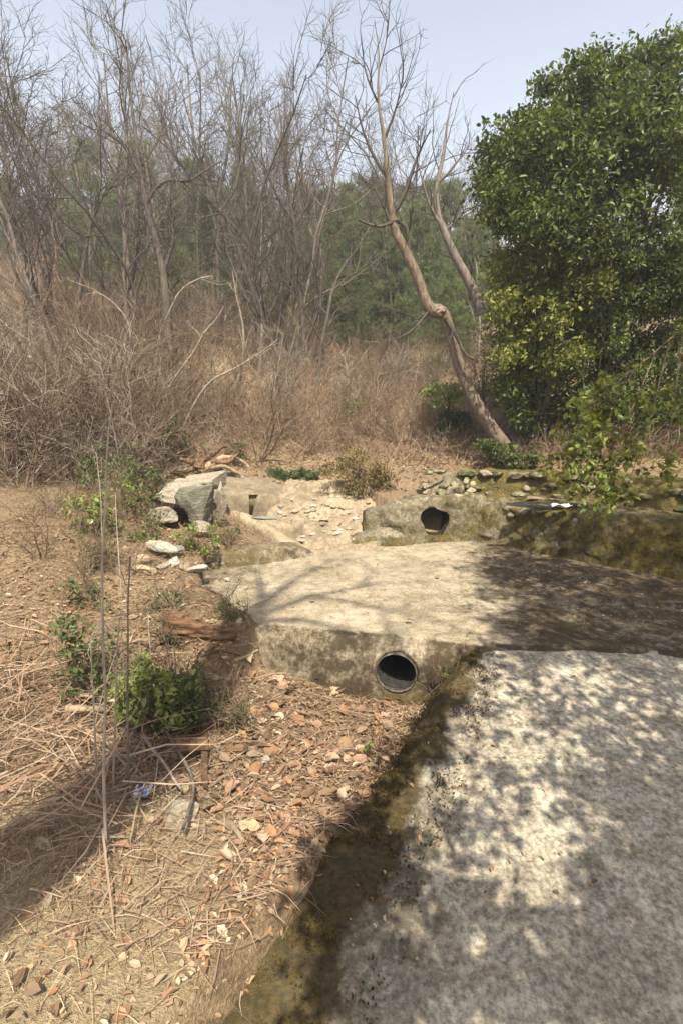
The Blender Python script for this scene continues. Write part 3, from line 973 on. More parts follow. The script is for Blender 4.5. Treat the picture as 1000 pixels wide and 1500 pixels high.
# diagonal kerb
kb0, kb1 = np.array([-1.30, 6.22]), np.array([-.20, 5.10])
kp = []
for px, py, zt in ((335, 748, .69), (360, 760, .65), (382, 772, .60), (405, 785, .55), (432, 799, .49), (468, 815, .40)):
    q = gz(px, py, zt); kp.append((q[0], q[1], zt - .515, 1.0))
prof = [(.0, .2), (.0, .40), (.02, .48), (.05, .51), (.10, .515), (.16, .49), (.21, .40), (.22, .2)]
me = loft_wall(kp, prof, 70, .02, .035, 5, 150).mesh('kerb', M['bed'])
v = verts_of(me)
set_attr(me, 'stain', .12 + .3 * fbm(v, 5, 3, 151)); set_attr(me, 'moss', .12 + .25 * fbm(v, 3, 3, 152))
tag(link('kerb', me), 'pale concrete kerb running diagonally from the culvert down to the slab', 'kerb')
# mossy ledge along the back left of the slab
lp = [(-1.42, 4.64, .0, 1), (-1.1, 4.72, .03, 1), (-.75, 4.86, .035, 1.03), (-.45, 5.00, .02, .98), (-.22, 5.10, -.03, .9)]
prof = [(-.05, .2), (-.03, .34), (.0, .42), (.04, .475), (.1, .495), (.3, .50), (.34, .3)]
me = loft_wall(lp, prof, 60, .022, .04, 4, 155).mesh('ledge', M['slab'])
v = verts_of(me)
set_attr(me, 'stain', .62 + .3 * fbm(v, 4, 3, 156)); set_attr(me, 'moss', .5 + .3 * fbm(v, 3, 3, 157))
tag(link('ledge', me), 'low rounded mossy concrete ledge along the back left of the slab', 'ledge')

# channel bed of broken concrete
nx, ny = 120, 120
Pc = np.zeros((nx, ny, 3))
for j in range(ny):
    y = 5.12 + (7.25 - 5.12) * j / (ny - 1)
    x0 = np.interp(y, [5.1, 5.5, 6.0, 6.6, 7.3], [-.25, -.58, -.95, -.85, -.75])
    x1 = np.interp(y, [5.1, 5.5, 5.7, 6.2, 6.8, 7.3], [.35, .5, .55, .55, .3, .1])
    Pc[:, j, 0] = np.linspace(x0, x1, nx); Pc[:, j, 1] = y
Pc[..., 2] = H(Pc[..., 0], Pc[..., 1])
base_bed = np.interp(Pc[..., 1], [5.1, 5.5, 6.0, 6.6, 7.3], [.375, .42, .56, .74, .96])
fl = Pc.reshape(-1, 3)
step = np.round(base_bed.ravel() * 9 + 1.2 * fbm(fl, 1.8, 3, 161)) / 9
Pc[..., 2] = (base_bed.ravel() * .62 + step * .38 + .035 * fbm(fl, 5, 4, 160) - .09 * np.clip(.22 - np.abs(fbm(fl, 3.2, 3, 165)), 0, 1) + .03 * fbm(fl, 14, 3, 166) + .02).reshape(nx, ny)
Pc[0, :, 2] -= .12; Pc[-1, :, 2] -= .12; Pc[:, 0, 2] -= .03; Pc[:, -1, 2] -= .1
mb = MB(); mb.grid(Pc)
me = mb.mesh('channel_bed', M['bed'])
v = verts_of(me)
set_attr(me, 'stain', .22 + .5 * np.clip(fbm(v, 2.5, 3, 162), -1, 1) + 1.6 * np.clip(.16 - np.abs(fbm(v * [1, 1, 0], 3.2, 3, 165)), 0, 1)); set_attr(me, 'moss', .16 + .2 * fbm(v, 3, 3, 163))  # crevice shade painted in along with the stain
tag(link('channel_bed', me), kind='structure')


def bed_z(x, y):
    d = (Pc[..., 0] - x) ** 2 + (Pc[..., 1] - y) ** 2
    return float(Pc[..., 2].ravel()[int(np.argmin(d))])


# stones lying in the channel
rng = np.random.default_rng(21)
for i in range(70):
    px, py = rng.uniform(410, 520), rng.uniform(755, 803)
    if i > 44: px, py = rng.uniform(425, 555), rng.uniform(728, 770)
    z = np.interp(py, [728, 760, 803], [.75, .55, .40])
    q = gz(px, py, z)
    sz = rng.uniform(.015, .05)
    rock('stone', 'small pale broken stone lying in the rubble of the concrete channel', 'stone', (q[0], q[1], bed_z(q[0], q[1]) + sz * .25), (sz * 1.5, sz, sz * .6),
         M[('rock_pale', 'rock_tan', 'rock_grey', 'rock_tan', 'bed_stone')[i % 5]], 500 + i, rng.uniform(0, 3), 1, 5, .08, group='rubble in the channel')

# broken concrete ledges in the channel
for i, (px, py, z, a_, b_, c_, rz, lab) in enumerate([(545, 772, .52, .26, .14, .06, .25, 'tan concrete shelf left of the mossy wall ledge'), (470, 778, .49, .2, .12, .05, -.3, 'worn concrete shelf in the middle of the channel'),
                                         (515, 752, .63, .24, .13, .05, .1, 'worn tan concrete step high in the channel')]):
    q = gz(px, py, z)
    rock('concrete_ledge', lab, 'ledge', (q[0], q[1], z - .045), (a_, b_, c_), M['bed'], 560 + i, rz, 4, 3, .10, [((0, 0, 1), .7)], smooth=True)

# ------------------------------------------------------------------ rock outcrop on the left
def place(px, py, y):
    return gy(px, py, y)


rock('boulder', 'large grey layered boulder with flat sloping top on the left bank', 'boulder', place(268, 728, 5.55), (.44, .42, .30), M['rock_grey'], 11, .3, 4, 14, .16,
     [((-.35, -.25, 1), .55), ((.9, -.5, 0), .72)], .12)
rock('boulder', 'dark mossy block of rock with a sheer front under the layered boulder', 'boulder', place(291, 740, 5.30), (.245, .20, .27), M['rock_dark'], 12, .5, 4, 7, .12,
     [((.2, -1, .1), .62), ((0, 0, 1), .74), ((1, .1, 0), .7)], -.08)
rock('boulder', 'narrow upright grey rock leaning beside the dark mossy block', 'boulder', place(324, 730, 5.55), (.075, .17, .25), M['rock_grey'], 13, .2, 3, 9, .06, None, .12)
rock('boulder', 'flat topped grey rock at the right shoulder of the layered boulder', 'boulder', place(306, 703, 5.9), (.26, .3, .16), M['rock_grey'], 14, -.3, 3, 10, .06, [((0, 0, 1), .5)], -.15)
rock('boulder', 'low tan rock tucked under the left end of the layered boulder', 'boulder', place(243, 757, 5.2), (.20, .16, .11), M['rock_grey'], 17, .2, 4, 14, .16)
rock('boulder', 'small grey rock at the foot of the dark mossy block', 'boulder', place(297, 771, 5.05), (.12, .1, .09), M['rock_grey'], 18, .9, 3, 9, .07)
rock('boulder', 'small layered rock left of the layered boulder among vines', 'boulder', place(233, 738, 5.5), (.13, .12, .06), M['rock_grey'], 19, .2, 3, 9, .07, None, .2)
# pile of stones by the slab's left corner
pile = [(236, 816, .17, .085, .05, 'rock_pale', 'large flat pale stone on top of the stone pile', .25), (213, 826, .07, .06, .05, 'rock_tan', 'squarish tan stone at the left end of the stone pile', .1),
        (256, 829, .075, .06, .055, 'rock_pale', 'rounded pale stone in the middle of the stone pile', -.2), (271, 836, .05, .05, .06, 'rock_tan', 'small upright tan stone next to the white stone of the pile', .2),
        (286, 838, .115, .07, .045, 'rock_pale', 'white flat stone at the right end of the stone pile', -.25), (240, 833, .08, .06, .03, 'rock_grey', 'thin grey stone under the top stone of the pile', .1),
        (210, 841, .10, .06, .05, 'rock_tan', 'tan block at the lower left of the stone pile', .0), (222, 843, .07, .05, .045, 'rock_tan', 'tan stone half buried below the pile beside the block', .3),
        (224, 804, .05, .04, .05, 'rock_tan', 'orange tan stone standing up behind the pile', .3), (262, 818, .06, .05, .035, 'slate', 'greenish slate stone behind the middle of the pile', -.3),
        (206, 821, .05, .04, .03, 'rock_pale', 'small pale stone off the left end of the pile', 0), (319, 817, .045, .03, .03, 'rock_pale', 'small white stone on the dirt behind the ledge', .2),
        (310, 819, .035, .03, .025, 'rock_pale', 'smallest white stone left of its neighbour behind the ledge', .2), (333, 849, .028, .025, .018, 'rock_pale', 'round white pebble alone on the left of the slab', 0),
        (388, 854, .02, .02, .014, 'rock_pale', 'tiny pale pebble on the slab under the shrub shadow', 0)]
for i, (px, py, a, b, c, mt, lab, tl) in enumerate(pile):
    if px > 330: q = gz(px, py, .385 + c * .5)
    else:
        q = hit(px, py); q = q + np.array([0, 0, c * .55 + (.06 if i in (0, 9) else 0)])
    rock('stone', lab, 'stone', q, (a, b, c), M[mt], 600 + i, RS.uniform(-.4, .4), 3 if a > .05 else 2, 9, .08, None, tl, 'stones piled by the slab' if i < 11 else None)

# ------------------------------------------------------------------ woody plants
def unit(a):
    return a / (np.linalg.norm(a) + 1e-9)


def wander(p, d, L, n, wob, up, rng):
    pts = [p]; d = unit(d); st = L / (n - 1)
    for _ in range(n - 1):
        d = unit(d + rng.normal(size=3) * wob + np.array([0, 0, up]))
        pts.append(pts[-1] + d * st)
    return np.array(pts)


def perp_dir(d, ang, rng):
    r = rng.normal(size=3); r = unit(r - d * (r @ d))
    return unit(d * math.cos(ang) + r * math.sin(ang))


def bare_tree(rng, height, r0, lean=(0, 0), n1=9, n2=5, n3=4, fork=.35, spread=.8, wob=.10, twig=.003):
    """returns (trunk builder, branch builder)"""
    T, Bm = MB(), MB()
    d0 = unit(np.array([lean[0], lean[1], 1.0]))
    tr = wander(np.array([0, 0, -.15]), d0, height, 11, wob, .05, rng)
    rr = r0 * np.linspace(1, .16, 11) ** .85
    rr[0] *= 1.35
    T.tube(tr, rr, 7)
    for i in range(n1):
        t = fork + (1 - fork) * (i + rng.uniform(0, .9)) / n1
        k = min(int(t * 10), 9); f = t * 10 - k
        p = tr[k] * (1 - f) + tr[k + 1] * f
        td = unit(tr[k + 1] - tr[k])
        L = height * rng.uniform(.22, .42) * (1.15 - .6 * t)
        rb = max(rr[k] * rng.uniform(.4, .65), .006)
        b = wander(p, perp_dir(td, rng.uniform(.5, 1.0) * spread, rng), L, 7, .18, .07, rng)
        br = rb * np.linspace(1, .25, 7)
        Bm.tube(b, br, 5, False)
        for j in range(n2):
            u = rng.uniform(.2, 1.0) * 5.99
            k2 = int(u); f2 = u - k2
            p2 = b[k2] * (1 - f2) + b[k2 + 1] * f2
            L2 = L * rng.uniform(.3, .6)
            c = wander(p2, perp_dir(unit(b[k2 + 1] - b[k2]), rng.uniform(.4, .9), rng), L2, 5, .2, .06, rng)
            Bm.tube(c, max(br[k2] * .5, twig * 1.6) * np.linspace(1, .35, 5), 3, False)
            for m in range(n3):
                u = rng.uniform(.1, 1.0) * 3.99
                k3 = int(u); f3 = u - k3
                p3 = c[k3] * (1 - f3) + c[k3 + 1] * f3
                e = wander(p3, perp_dir(unit(c[k3 + 1] - c[k3]), rng.uniform(.4, .9), rng), L2 * rng.uniform(.35, .7), 4, .22, .05, rng)
                Bm.tube(e, twig * np.linspace(1, .4, 4), 3, False)
    return T, Bm


def bare_shrub(rng, height, stems, spread=.5, n2=6, n3=4, r=.012, twig=.0022, wob=.16):
    T, Bm = MB(), MB()
    for s in range(stems):
        a = rng.uniform(0, 2 * math.pi)
        d = unit(np.array([math.cos(a) * spread, math.sin(a) * spread, 1.0]) + rng.normal(size=3) * .15)
        h = height * rng.uniform(.6, 1.05)
        b = wander(np.array([math.cos(a), math.sin(a), 0]) * .06 + np.array([0, 0, -.06]), d, h, 8, wob, .02, rng)
        br = r * rng.uniform(.6, 1.2) * np.linspace(1, .25, 8)
        T.tube(b, br, 5)
        for j in range(n2):
            u = rng.uniform(.15, 1) * 6.99; k2 = int(u); f2 = u - k2
            p2 = b[k2] * (1 - f2) + b[k2 + 1] * f2
            L2 = h * rng.uniform(.2, .5)
            c = wander(p2, perp_dir(unit(b[k2 + 1] - b[k2]), rng.uniform(.4, 1.1), rng), L2, 5, .22, .05, rng)
            Bm.tube(c, max(br[k2] * .5, twig * 1.3) * np.linspace(1, .4, 5), 3, False)
            for m in range(n3):
                u = rng.uniform(.1, 1) * 3.99; k3 = int(u); f3 = u - k3
                p3 = c[k3] * (1 - f3) + c[k3 + 1] * f3
                e = wander(p3, perp_dir(unit(c[k3 + 1] - c[k3]), rng.uniform(.4, 1.0), rng), L2 * rng.uniform(.3, .7), 4, .25, .04, rng)
                Bm.tube(e, twig * np.linspace(1, .4, 4), 3, False)
    return T, Bm


def pine(rng, h):
    T, Cn = MB(), MB()
    tr = wander(np.array([0, 0, -.2]), np.array([0, 0, 1.0]), h, 10, .03, .05, rng)
    T.tube(tr, .02 * h * np.linspace(1, .12, 10), 6)
    c_, d_ = [], []
    nw = int(h * 3.2)
    for w in range(nw):
        t = .10 + .88 * (w + rng.uniform(0, .6)) / nw
        k = min(int(t * 9), 8); p = tr[k] + (tr[k + 1] - tr[k]) * (t * 9 - k)
        R = h * .28 * (1 - t) ** .65 * rng.uniform(.7, 1.15) + .25
        for b in range(6):
            a = rng.uniform(0, 2 * math.pi)
            br = wander(p, np.array([math.cos(a), math.sin(a), rng.uniform(-.15, .35)]), R * rng.uniform(.6, 1.1), 6, .14, .05, rng)
            T.tube(br, .012 * np.linspace(1, .3, 6), 3, False)
            for q in range(2, 6):
                for z in range(4):
                    c_.append(br[q] + rng.normal(size=3) * .10)
                    d_.append(unit(br[q] - br[q - 1] + np.array([0, 0, .45])))
    c_ = np.array(c_); d_ = np.array(d_)
    nd = 17
    c2 = np.repeat(c_, nd, 0); d2 = np.repeat(d_, nd, 0) + rng.normal(size=(len(c_) * nd, 3)) * .65
    d2 /= np.linalg.norm(d2, axis=1)[:, None]
    L = rng.uniform(.10, .22, len(c2))[:, None] * (.7 + h / 18)
    side = np.cross(d2, rng.normal(size=d2.shape)); side /= np.linalg.norm(side, axis=1)[:, None]
    V = np.stack([c2 - side * .009, c2 + side * .009, c2 + d2 * L], 1)
    Cn.add(V, np.arange(len(c2) * 3).reshape(-1, 3))
    return T, Cn


def put_tree(name, label, cat, meshes, loc, rz=0, sc_=1.0, group=None):
    t = thing(name, label, cat, loc, group, rz, sc_)
    for nm, me in meshes:
        link(nm, me, t)
    return t


ORD = ['first', 'second', 'third', 'fourth', 'fifth', 'sixth', 'seventh', 'eighth', 'ninth', 'tenth', 'eleventh', 'twelfth', 'thirteenth', 'fourteenth', 'fifteenth', 'sixteenth', 'seventeenth', 'eighteenth', 'nineteenth', 'twentieth'] + ['twenty-' + q for q in ('first', 'second', 'third', 'fourth', 'fifth', 'sixth', 'seventh', 'eighth', 'ninth')] + ['thirtieth'] + ['thirty-' + q for q in ('first', 'second', 'third', 'fourth', 'fifth', 'sixth', 'seventh', 'eighth', 'ninth')]

# --- far bare trees
VT = []
for i in range(9):
    rng = np.random.default_rng(700 + i)
    T, Bm = bare_tree(rng, rng.uniform(8, 11), rng.uniform(.06, .12), rng.normal(size=2) * .10, n1=11, n2=6, n3=5, fork=rng.uniform(.2, .45), wob=.08, twig=.007)
    VT.append([('trunk', T.mesh('trunk', M['bark_grey'])), ('branches', Bm.mesh('branches', M['bark_grey']))])
VD = [[(n, m.copy()) for n, m in q] for q in VT[:4]]
for q in VD:
    for n, m in q: m.materials.clear(); m.materials.append(M['bark_dark'])
rng = np.random.default_rng(33)
far = []
for i in range(200):
    y = rng.uniform(15, 46)
    x = rng.uniform(-.80, .80) * (y + 2)
    far.append((x, y))
far.sort()
for i, (x, y) in enumerate(far):
    left = x / y < -.05
    s = rng.uniform(.5, .85) * (1.0 if left else .75)
    put_tree('bare_tree', 'slender leafless tree among many on the far wooded slope', 'tree', (VD[i % 4] if rng.random() < .3 else VT[i % 9]), (x, y, Hs(x, y)), rng.uniform(0, 6.3), s, 'leafless trees on the far slope')

# --- pines
VP = []
for i in range(4):
    T, Cn = pine(np.random.default_rng(720 + i), 7.0)
    VP.append([('trunk', T.mesh('trunk', M['bark_dark'])), ('crown', Cn.mesh('crown', M['pine'], False))])
pines = [(515, 17, 1.0), (560, 16, .88), (600, 17.5, 1.0), (640, 16.5, .85), (545, 22, 1.05), (620, 23, 1.0), (480, 21, 1.0), (670, 21, 1.0), (700, 18, .95), (585, 27, 1.05),
         (265, 21, 1.0), (330, 23, .95), (390, 20, .85), (190, 24, .9), (300, 29, 1.0), (430, 26, .95), (365, 31, 1.0), (110, 26, .95), (760, 22, 1.0), (900, 20, 1.0), (40, 22, .8), (255, 15, .8), (345, 16, .78), (180, 17, .8), (405, 15, .62), (130, 16, .7), (505, 33, 1.1), (660, 32, 1.0), (240, 34, 1.0)]
pines += [(495, 15.5, 1.1), (535, 18, 1.25), (575, 15, 1.05), (615, 15.5, 1.1), (655, 18, 1.25), (685, 15, 1.0), (630, 19.5, 1.3), (555, 20, 1.3), (465, 18, 1.15), (600, 21, 1.35), (510, 20.5, 1.3), (445, 21, 1.2), (360, 18, 1.1), (300, 17, 1.1), (220, 19, 1.15), (150, 20, 1.1)]
rp = np.random.default_rng(9)
for i in range(34):
    pines.append((rp.uniform(-60, 1060), rp.uniform(25, 46), rp.uniform(.75, 1.05)))
pines.sort()
names = {}
for i, (px, y, s) in enumerate(pines):
    d = ray(px, 500); x = d[0] / d[1] * y
    row = 'front' if y < 22 else 'back'
    names[row] = names.get(row, 0) + 1
    lab = 'soft green pine in the front row on the slope, %s from left' % ORD[names[row] - 1] if row == 'front' else 'hazy pine among the far trees behind the front row of pines'
    put_tree('pine_tree', lab, 'tree', VP[i % 4], (x, y, Hs(x, y) - .2), i * 1.7, s * (.56 if px > 420 else .66), 'pines on the slope')
# low pine boughs near the leaning tree
for i, (px, py, y, s, lab) in enumerate([(655, 520, 12.5, .36, 'small young pine behind the bend of the leaning tree'), (575, 500, 14, .5, 'young pine below the tall pines left of the leaning trunk'),
                                          (510, 500, 14.5, .5, 'young pine at the lower left foot of the pine stand')]):
    q = gy(px, py, y)
    put_tree('pine_tree', lab, 'tree', VP[(i + 1) % 4], (q[0], y, Hs(q[0], y)), i, s)

# --- middle distance bare trees, traced stems
def path3(pts, y0, y1=None, z=None):
    n = len(pts)
    ys_ = np.linspace(y0, y1 if y1 is not None else y0, n)
    return np.array([gy(px, py, yy) for (px, py), yy in zip(pts, ys_)])


def add_twigs(Bm, p, rng, n, L, r, up=.08, sub=3, sub_r=.0025):
    for j in range(n):
        u = rng.uniform(.15, .999) * (len(p) - 1); k = int(u); f = u - k
        q = p[k] * (1 - f) + p[k + 1] * f
        b = wander(q, perp_dir(unit(p[k + 1] - p[k]), rng.uniform(.5, 1.1), rng), L * rng.uniform(.4, 1), 6, .2, up, rng)
        Bm.tube(b, r * np.linspace(1, .3, 6), 4, False)
        for m in range(sub):
            u = rng.uniform(.1, .999) * 5; k3 = int(u); f3 = u - k3
            e = wander(b[k3] * (1 - f3) + b[k3 + 1] * f3, perp_dir(unit(b[k3 + 1] - b[k3]), rng.uniform(.4, 1), rng), L * rng.uniform(.15, .45), 4, .22, .04, rng)
            Bm.tube(e, sub_r * np.linspace(1, .4, 4), 3, False)


def traced_tree(name, label, mat, stems, base, twn=10, twL=.8, twr=.006, seed=1, tw_mat=None, sub=4, sub_r=.003, cat='tree'):
    """stems: list of (pixel path, y0, y1, r0, r1, sides); the first is the trunk"""
    rng = np.random.default_rng(seed)
    t = thing(name, label, cat, base)
    T, Bm = MB(), MB()
    for i, (pp, y0, y1, r0, r1) in enumerate(stems):
        p = path3(pp, y0, y1)
        p = smooth_path(p, max(8, len(pp) * 5), 2)
        r = np.linspace(r0, r1, len(p)) * (1 + .08 * fbm(p, 6, 3, seed + i))
        (T if r0 > .018 or i == 0 else Bm).tube(p, r, 9 if r0 > .04 else 6)
        add_twigs(Bm, p, rng, twn, twL, min(twr, r0 * .6), sub=sub, sub_r=sub_r)
    link('trunk', T.mesh('trunk', mat, base=base), t)
    if Bm.n:
        bo = link('branches', Bm.mesh('branches', tw_mat or mat, base=base), t)
        if cat == 'sapling': bo['kind'] = 'stuff'
    return t


# the leaning tree with the kinked trunk
base = gy(745, 664, 6.8)
t = thing('leaning_tree', 'leaning bare tree with kinked furrowed trunk beside the evergreens', 'tree', base)
T, Bm = MB(), MB()
rng = np.random.default_rng(41)
tp = [(752, 676), (742, 660), (712, 618), (692, 583), (675, 545), (664, 510), (656, 480), (651, 462), (641, 455), (630, 455), (622, 441), (614, 412), (600, 382), (588, 358), (577, 337), (573, 310), (567, 250), (562, 200), (552, 140), (556, 80), (548, 30)]
pw_ = [15, 13.5, 11, 9.5, 9, 8.8, 8.6, 9.5, 11.5, 10, 8, 7.5, 7.5, 7, 6.2, 5, 3.8, 2.6, 1.7, 1.0, .4]
p = path3(tp, 6.8, 6.5)
pr = np.array(pw_) * .0080
q = smooth_path(np.concatenate([p, pr[:, None]], 1), 110, 2)
T.tube(q[:, :3], q[:, 3] * (1 + .13 * fbm(q[:, :3], 9, 3, 3)), 14)
link('trunk', T.mesh('trunk', M['bark_lean'], base=base), t)
for pp, r0, r1, n in [([(597, 375), (599, 350), (594, 330), (580, 322), (562, 332), (545, 331), (525, 322)], .034, .012, 7), ([(596, 340), (602, 322), (600, 310)], .03, .008, 2), ([(573, 318), (590, 290), (600, 262), (612, 225), (630, 190)], .03, .006, 8),
                      ([(568, 262), (548, 232), (530, 190), (520, 140)], .024, .005, 9), ([(562, 205), (580, 160), (590, 110)], .018, .004, 8), ([(553, 150), (535, 110), (530, 70)], .014, .003, 7), ([(555, 100), (566, 60), (570, 20)], .009, .003, 5), ([(580, 345), (560, 300), (545, 270)], .02, .005, 5), ([(652, 466), (668, 492), (680, 520), (700, 530)], .028, .012, 3), ([(628, 455), (610, 478), (595, 490), (570, 500)], .016, .005, 4)]:
    p = smooth_path(path3(pp, 6.62, 6.5), 20, 2)
    Bm.tube(p, np.linspace(r0, r1, 20), 6)
    add_twigs(Bm, p, rng, n, .75, .006, sub=5)
link('branches', Bm.mesh('branches', M['bark_dark'], base=base), t)
# burl at the bend
o = rock('burl', None, None, gy(642, 457, 6.64) - base, (.095, .08, .068), M['bark_lean'], 91, .2, 3, 2, .22, parent=t, smooth=True)

traced_tree('bare_tree', 'bare tree leaning right behind the leaning trunk and evergreens', M['bark_grey'],
            [([(705, 460), (688, 415), (665, 375), (648, 335), (637, 300), (640, 265), (650, 225), (654, 180), (664, 135)], 9.6, 9.6, .10, .006), ([(648, 335), (630, 305), (622, 280), (612, 240)], 9.6, 9.4, .035, .008),
             ([(640, 268), (655, 255), (668, 238), (690, 210)], 9.6, 9.5, .03, .006), ([(650, 340), (672, 318), (682, 305)], 9.6, 9.4, .02, .006)], (gy(705, 460, 9.6)[0] + .5, 9.6, Hs(gy(705, 460, 9.6)[0] + .5, 9.6)), 9, 1.1, .009, 52, M['bark_dark'])
traced_tree('bare_tree', 'dark forked bare tree standing in the middle of the hillside', M['bark_dark'],
            [([(432, 612), (438, 560), (447, 500), (440, 440), (437, 380), (432, 330), (424, 290), (418, 245), (414, 200), (408, 150)], 11, 11, .07, .008), ([(432, 332), (444, 312), (452, 300), (455, 270)], 11, 11, .03, .008), ([(430, 322), (412, 300), (398, 270), (392, 230)], 11, 11, .03, .008),
             ([(447, 505), (462, 470), (470, 430), (478, 380), (482, 340)], 11, 11, .03, .01), ([(441, 440), (425, 410), (415, 385)], 11, 11, .018, .006)], hit(432, 612), 9, 1.3, .010, 53)
traced_tree('bare_tree', 'dark bare tree with heavy fork at the upper left of the hillside', M['bark_dark'],
            [([(247, 560), (246, 470), (240, 400), (226, 340), (214, 300), (205, 250), (198, 190), (190, 130), (186, 70)], 10.5, 10.5, .10, .012), ([(214, 300), (232, 270), (255, 262), (275, 268), (300, 250), (325, 236)], 10.5, 10.2, .035, .012), ([(240, 400), (256, 350), (250, 310), (240, 285)], 10.5, 10.3, .04, .012),
             ([(206, 255), (190, 225), (170, 200), (150, 190)], 10.5, 10.4, .03, .008)], hit(247, 600), 10, 1.4, .011, 54)
traced_tree('bare_tree', 'thin twin stemmed dark tree right of the heavy forked tree', M['bark_dark'],
            [([(325, 560), (322, 450), (318, 380), (322, 330), (318, 290), (330, 250), (336, 200), (338, 140), (342, 90)], 14, 14, .09, .01), ([(318, 335), (306, 300), (303, 260), (300, 210)], 14, 14, .05, .015), ([(322, 310), (338, 290), (350, 262), (352, 215)], 14, 14, .045, .012)], hit(325, 560), 10, 1.7, .013, 55)
traced_tree('bare_tree', 'dark bare tree cut by the left edge of the hillside', M['bark_dark'],
            [([(100, 620), (112, 480), (122, 390), (135, 320), (150, 270), (146, 220), (150, 160)], 10, 10, .06, .007), ([(128, 340), (145, 300), (156, 280), (172, 262)], 10, 10, .03, .01)], hit(100, 620), 10, 1.2, .009, 56)
# light curving saplings in the thicket
saps = [([(160, 640), (178, 560), (192, 510), (190, 470), (165, 440), (130, 420)], 6.4, .015, 'pale sapling arching left over the brown thicket'), ([(232, 640), (236, 600), (250, 560), (282, 520), (300, 485), (318, 468), (330, 445)], 7.0, .022, 'pale crooked sapling with a sharp bend above the thicket'),
        ([(225, 600), (230, 500), (245, 465), (262, 425), (290, 408), (312, 404)], 7.2, .024, 'pale sapling curving right at the top left of the thicket'), ([(335, 600), (356, 540), (358, 480), (345, 430), (340, 390)], 8.5, .024, 'straight pale sapling rising right of the crooked one'),
        ([(262, 640), (300, 560), (345, 540), (385, 515), (410, 495)], 7.0, .020, 'pale sapling leaning far right over the thicket'), ([(350, 540), (372, 470), (385, 420), (390, 385)], 9.0, .018, 'thin pale sapling with one upright stem near the middle tree'),
        ([(225, 690), (232, 640), (228, 600), (242, 560), (256, 540)], 5.6, .010, 'thin pale stem rising from the vines by the boulder'), ([(290, 620), (305, 560), (312, 510), (320, 490)], 7.6, .016, 'short pale sapling in the middle of the thicket'),
        ([(180, 720), (172, 650), (152, 560), (140, 480)], 5.4, .010, 'thin brown stem bending left at the edge of the vines')]
for i, (pp, y, r, lab) in enumerate(saps):
    b = hit(*pp[0]); y = b[1]
    traced_tree('sapling', lab, M['bark_pale'], [(pp, y, y - .3, r * y / 7, r * .28 * y / 7)], b, 9, .5, .006, 80 + i, M['bark_pale'], 4, .0022, 'sapling')
VM = []
for i in range(5):
    r_ = np.random.default_rng(760 + i)
    T, Bm = bare_tree(r_, r_.uniform(5, 6.5), r_.uniform(.035, .055), r_.normal(size=2) * .2, n1=12, n2=7, n3=5, fork=.15, spread=1.0, wob=.14, twig=.0045)
    mt_ = M['bark_grey'] if i % 2 else M['bark_dark']
    VM.append([('trunk', T.mesh('trunk', mt_)), ('branches', Bm.mesh('branches', mt_))])
rm = np.random.default_rng(77)
mid = sorted([(rm.uniform(60, 520), rm.uniform(10, 14.5)) for _ in range(22)] + [(-20, 11), (-70, 12), (560, 13.5), (690, 14), (30, 10.5)])
for i, (px, y) in enumerate(mid):
    x = (px - 500) / FPX / CP * y
    lab = 'slim twiggy bare tree on the middle slope, %s from left' % ORD[i] if i < 20 else 'slim twiggy bare tree on the middle slope, %s from right' % ORD[len(mid) - 1 - i]
    put_tree('bare_tree', lab, 'tree', VM[i % 5], (x, y, Hs(x, y)), rm.uniform(0, 6.3), rm.uniform(.7, 1.1), 'slim trees on the middle slope')
# shadow casting bare tree behind the photographer, left
base = np.array([-1.9, -1.7, .4])
t = thing('bare_tree', 'bare tree behind the viewpoint on the left whose shadow crosses the slab', 'tree', base)
T, Bm = MB(), MB()


def caster(px, py, h):
    """point at height h whose sun shadow falls on the slab at this pixel"""
    g = gz(px, py, .38)
    return g + S / S[2] * (h - .38)


def off(h0, pts, h1):
    return np.array([caster(px, py, h) for (px, py), h in zip(pts, np.linspace(h0, h1, len(pts)))])


fan = off(5.2, [(185, 1120), (255, 1030), (315, 965), (345, 932), (356, 905), (385, 880), (420, 862)], 8.6)
tr = np.concatenate([[base + np.array([0, 0, -.2])], [base + (fan[0] - base) * .5 + np.array([-.12, .1, 0])], fan])
q = smooth_path(tr, 40, 2)
T.tube(q, np.interp(np.linspace(0, 1, 40), [0, .7, .85, 1], [.19, .17, .10, .025]), 9)
rng = np.random.default_rng(66)
for pp, h0, h1, r0 in [([(356, 905), (400, 893), (450, 872), (500, 866), (570, 850)], 7.8, 8.6, .06), ([(352, 912), (395, 905), (450, 905), (520, 925), (600, 930)], 7.6, 8.4, .05), ([(400, 872), (440, 845), (470, 830), (500, 815)], 8.0, 9, .045),
                       ([(385, 880), (380, 850), (372, 830)], 8.0, 8.8, .05), ([(345, 930), (330, 900), (320, 870)], 7.4, 8.2, .04), ([(450, 872), (510, 880), (570, 895), (640, 905)], 8.0, 8.8, .035)]:
    p = smooth_path(off(h0, pp, h1), 18, 2)
    Bm.tube(p, np.linspace(r0, .008, 18), 6)
    add_twigs(Bm, p, rng, 8, .8, .012, sub=4, sub_r=.005)
link('trunk', T.mesh('trunk', M['bark_grey'], base=base), t)
link('branches', Bm.mesh('branches', M['bark_grey'], base=base), t)

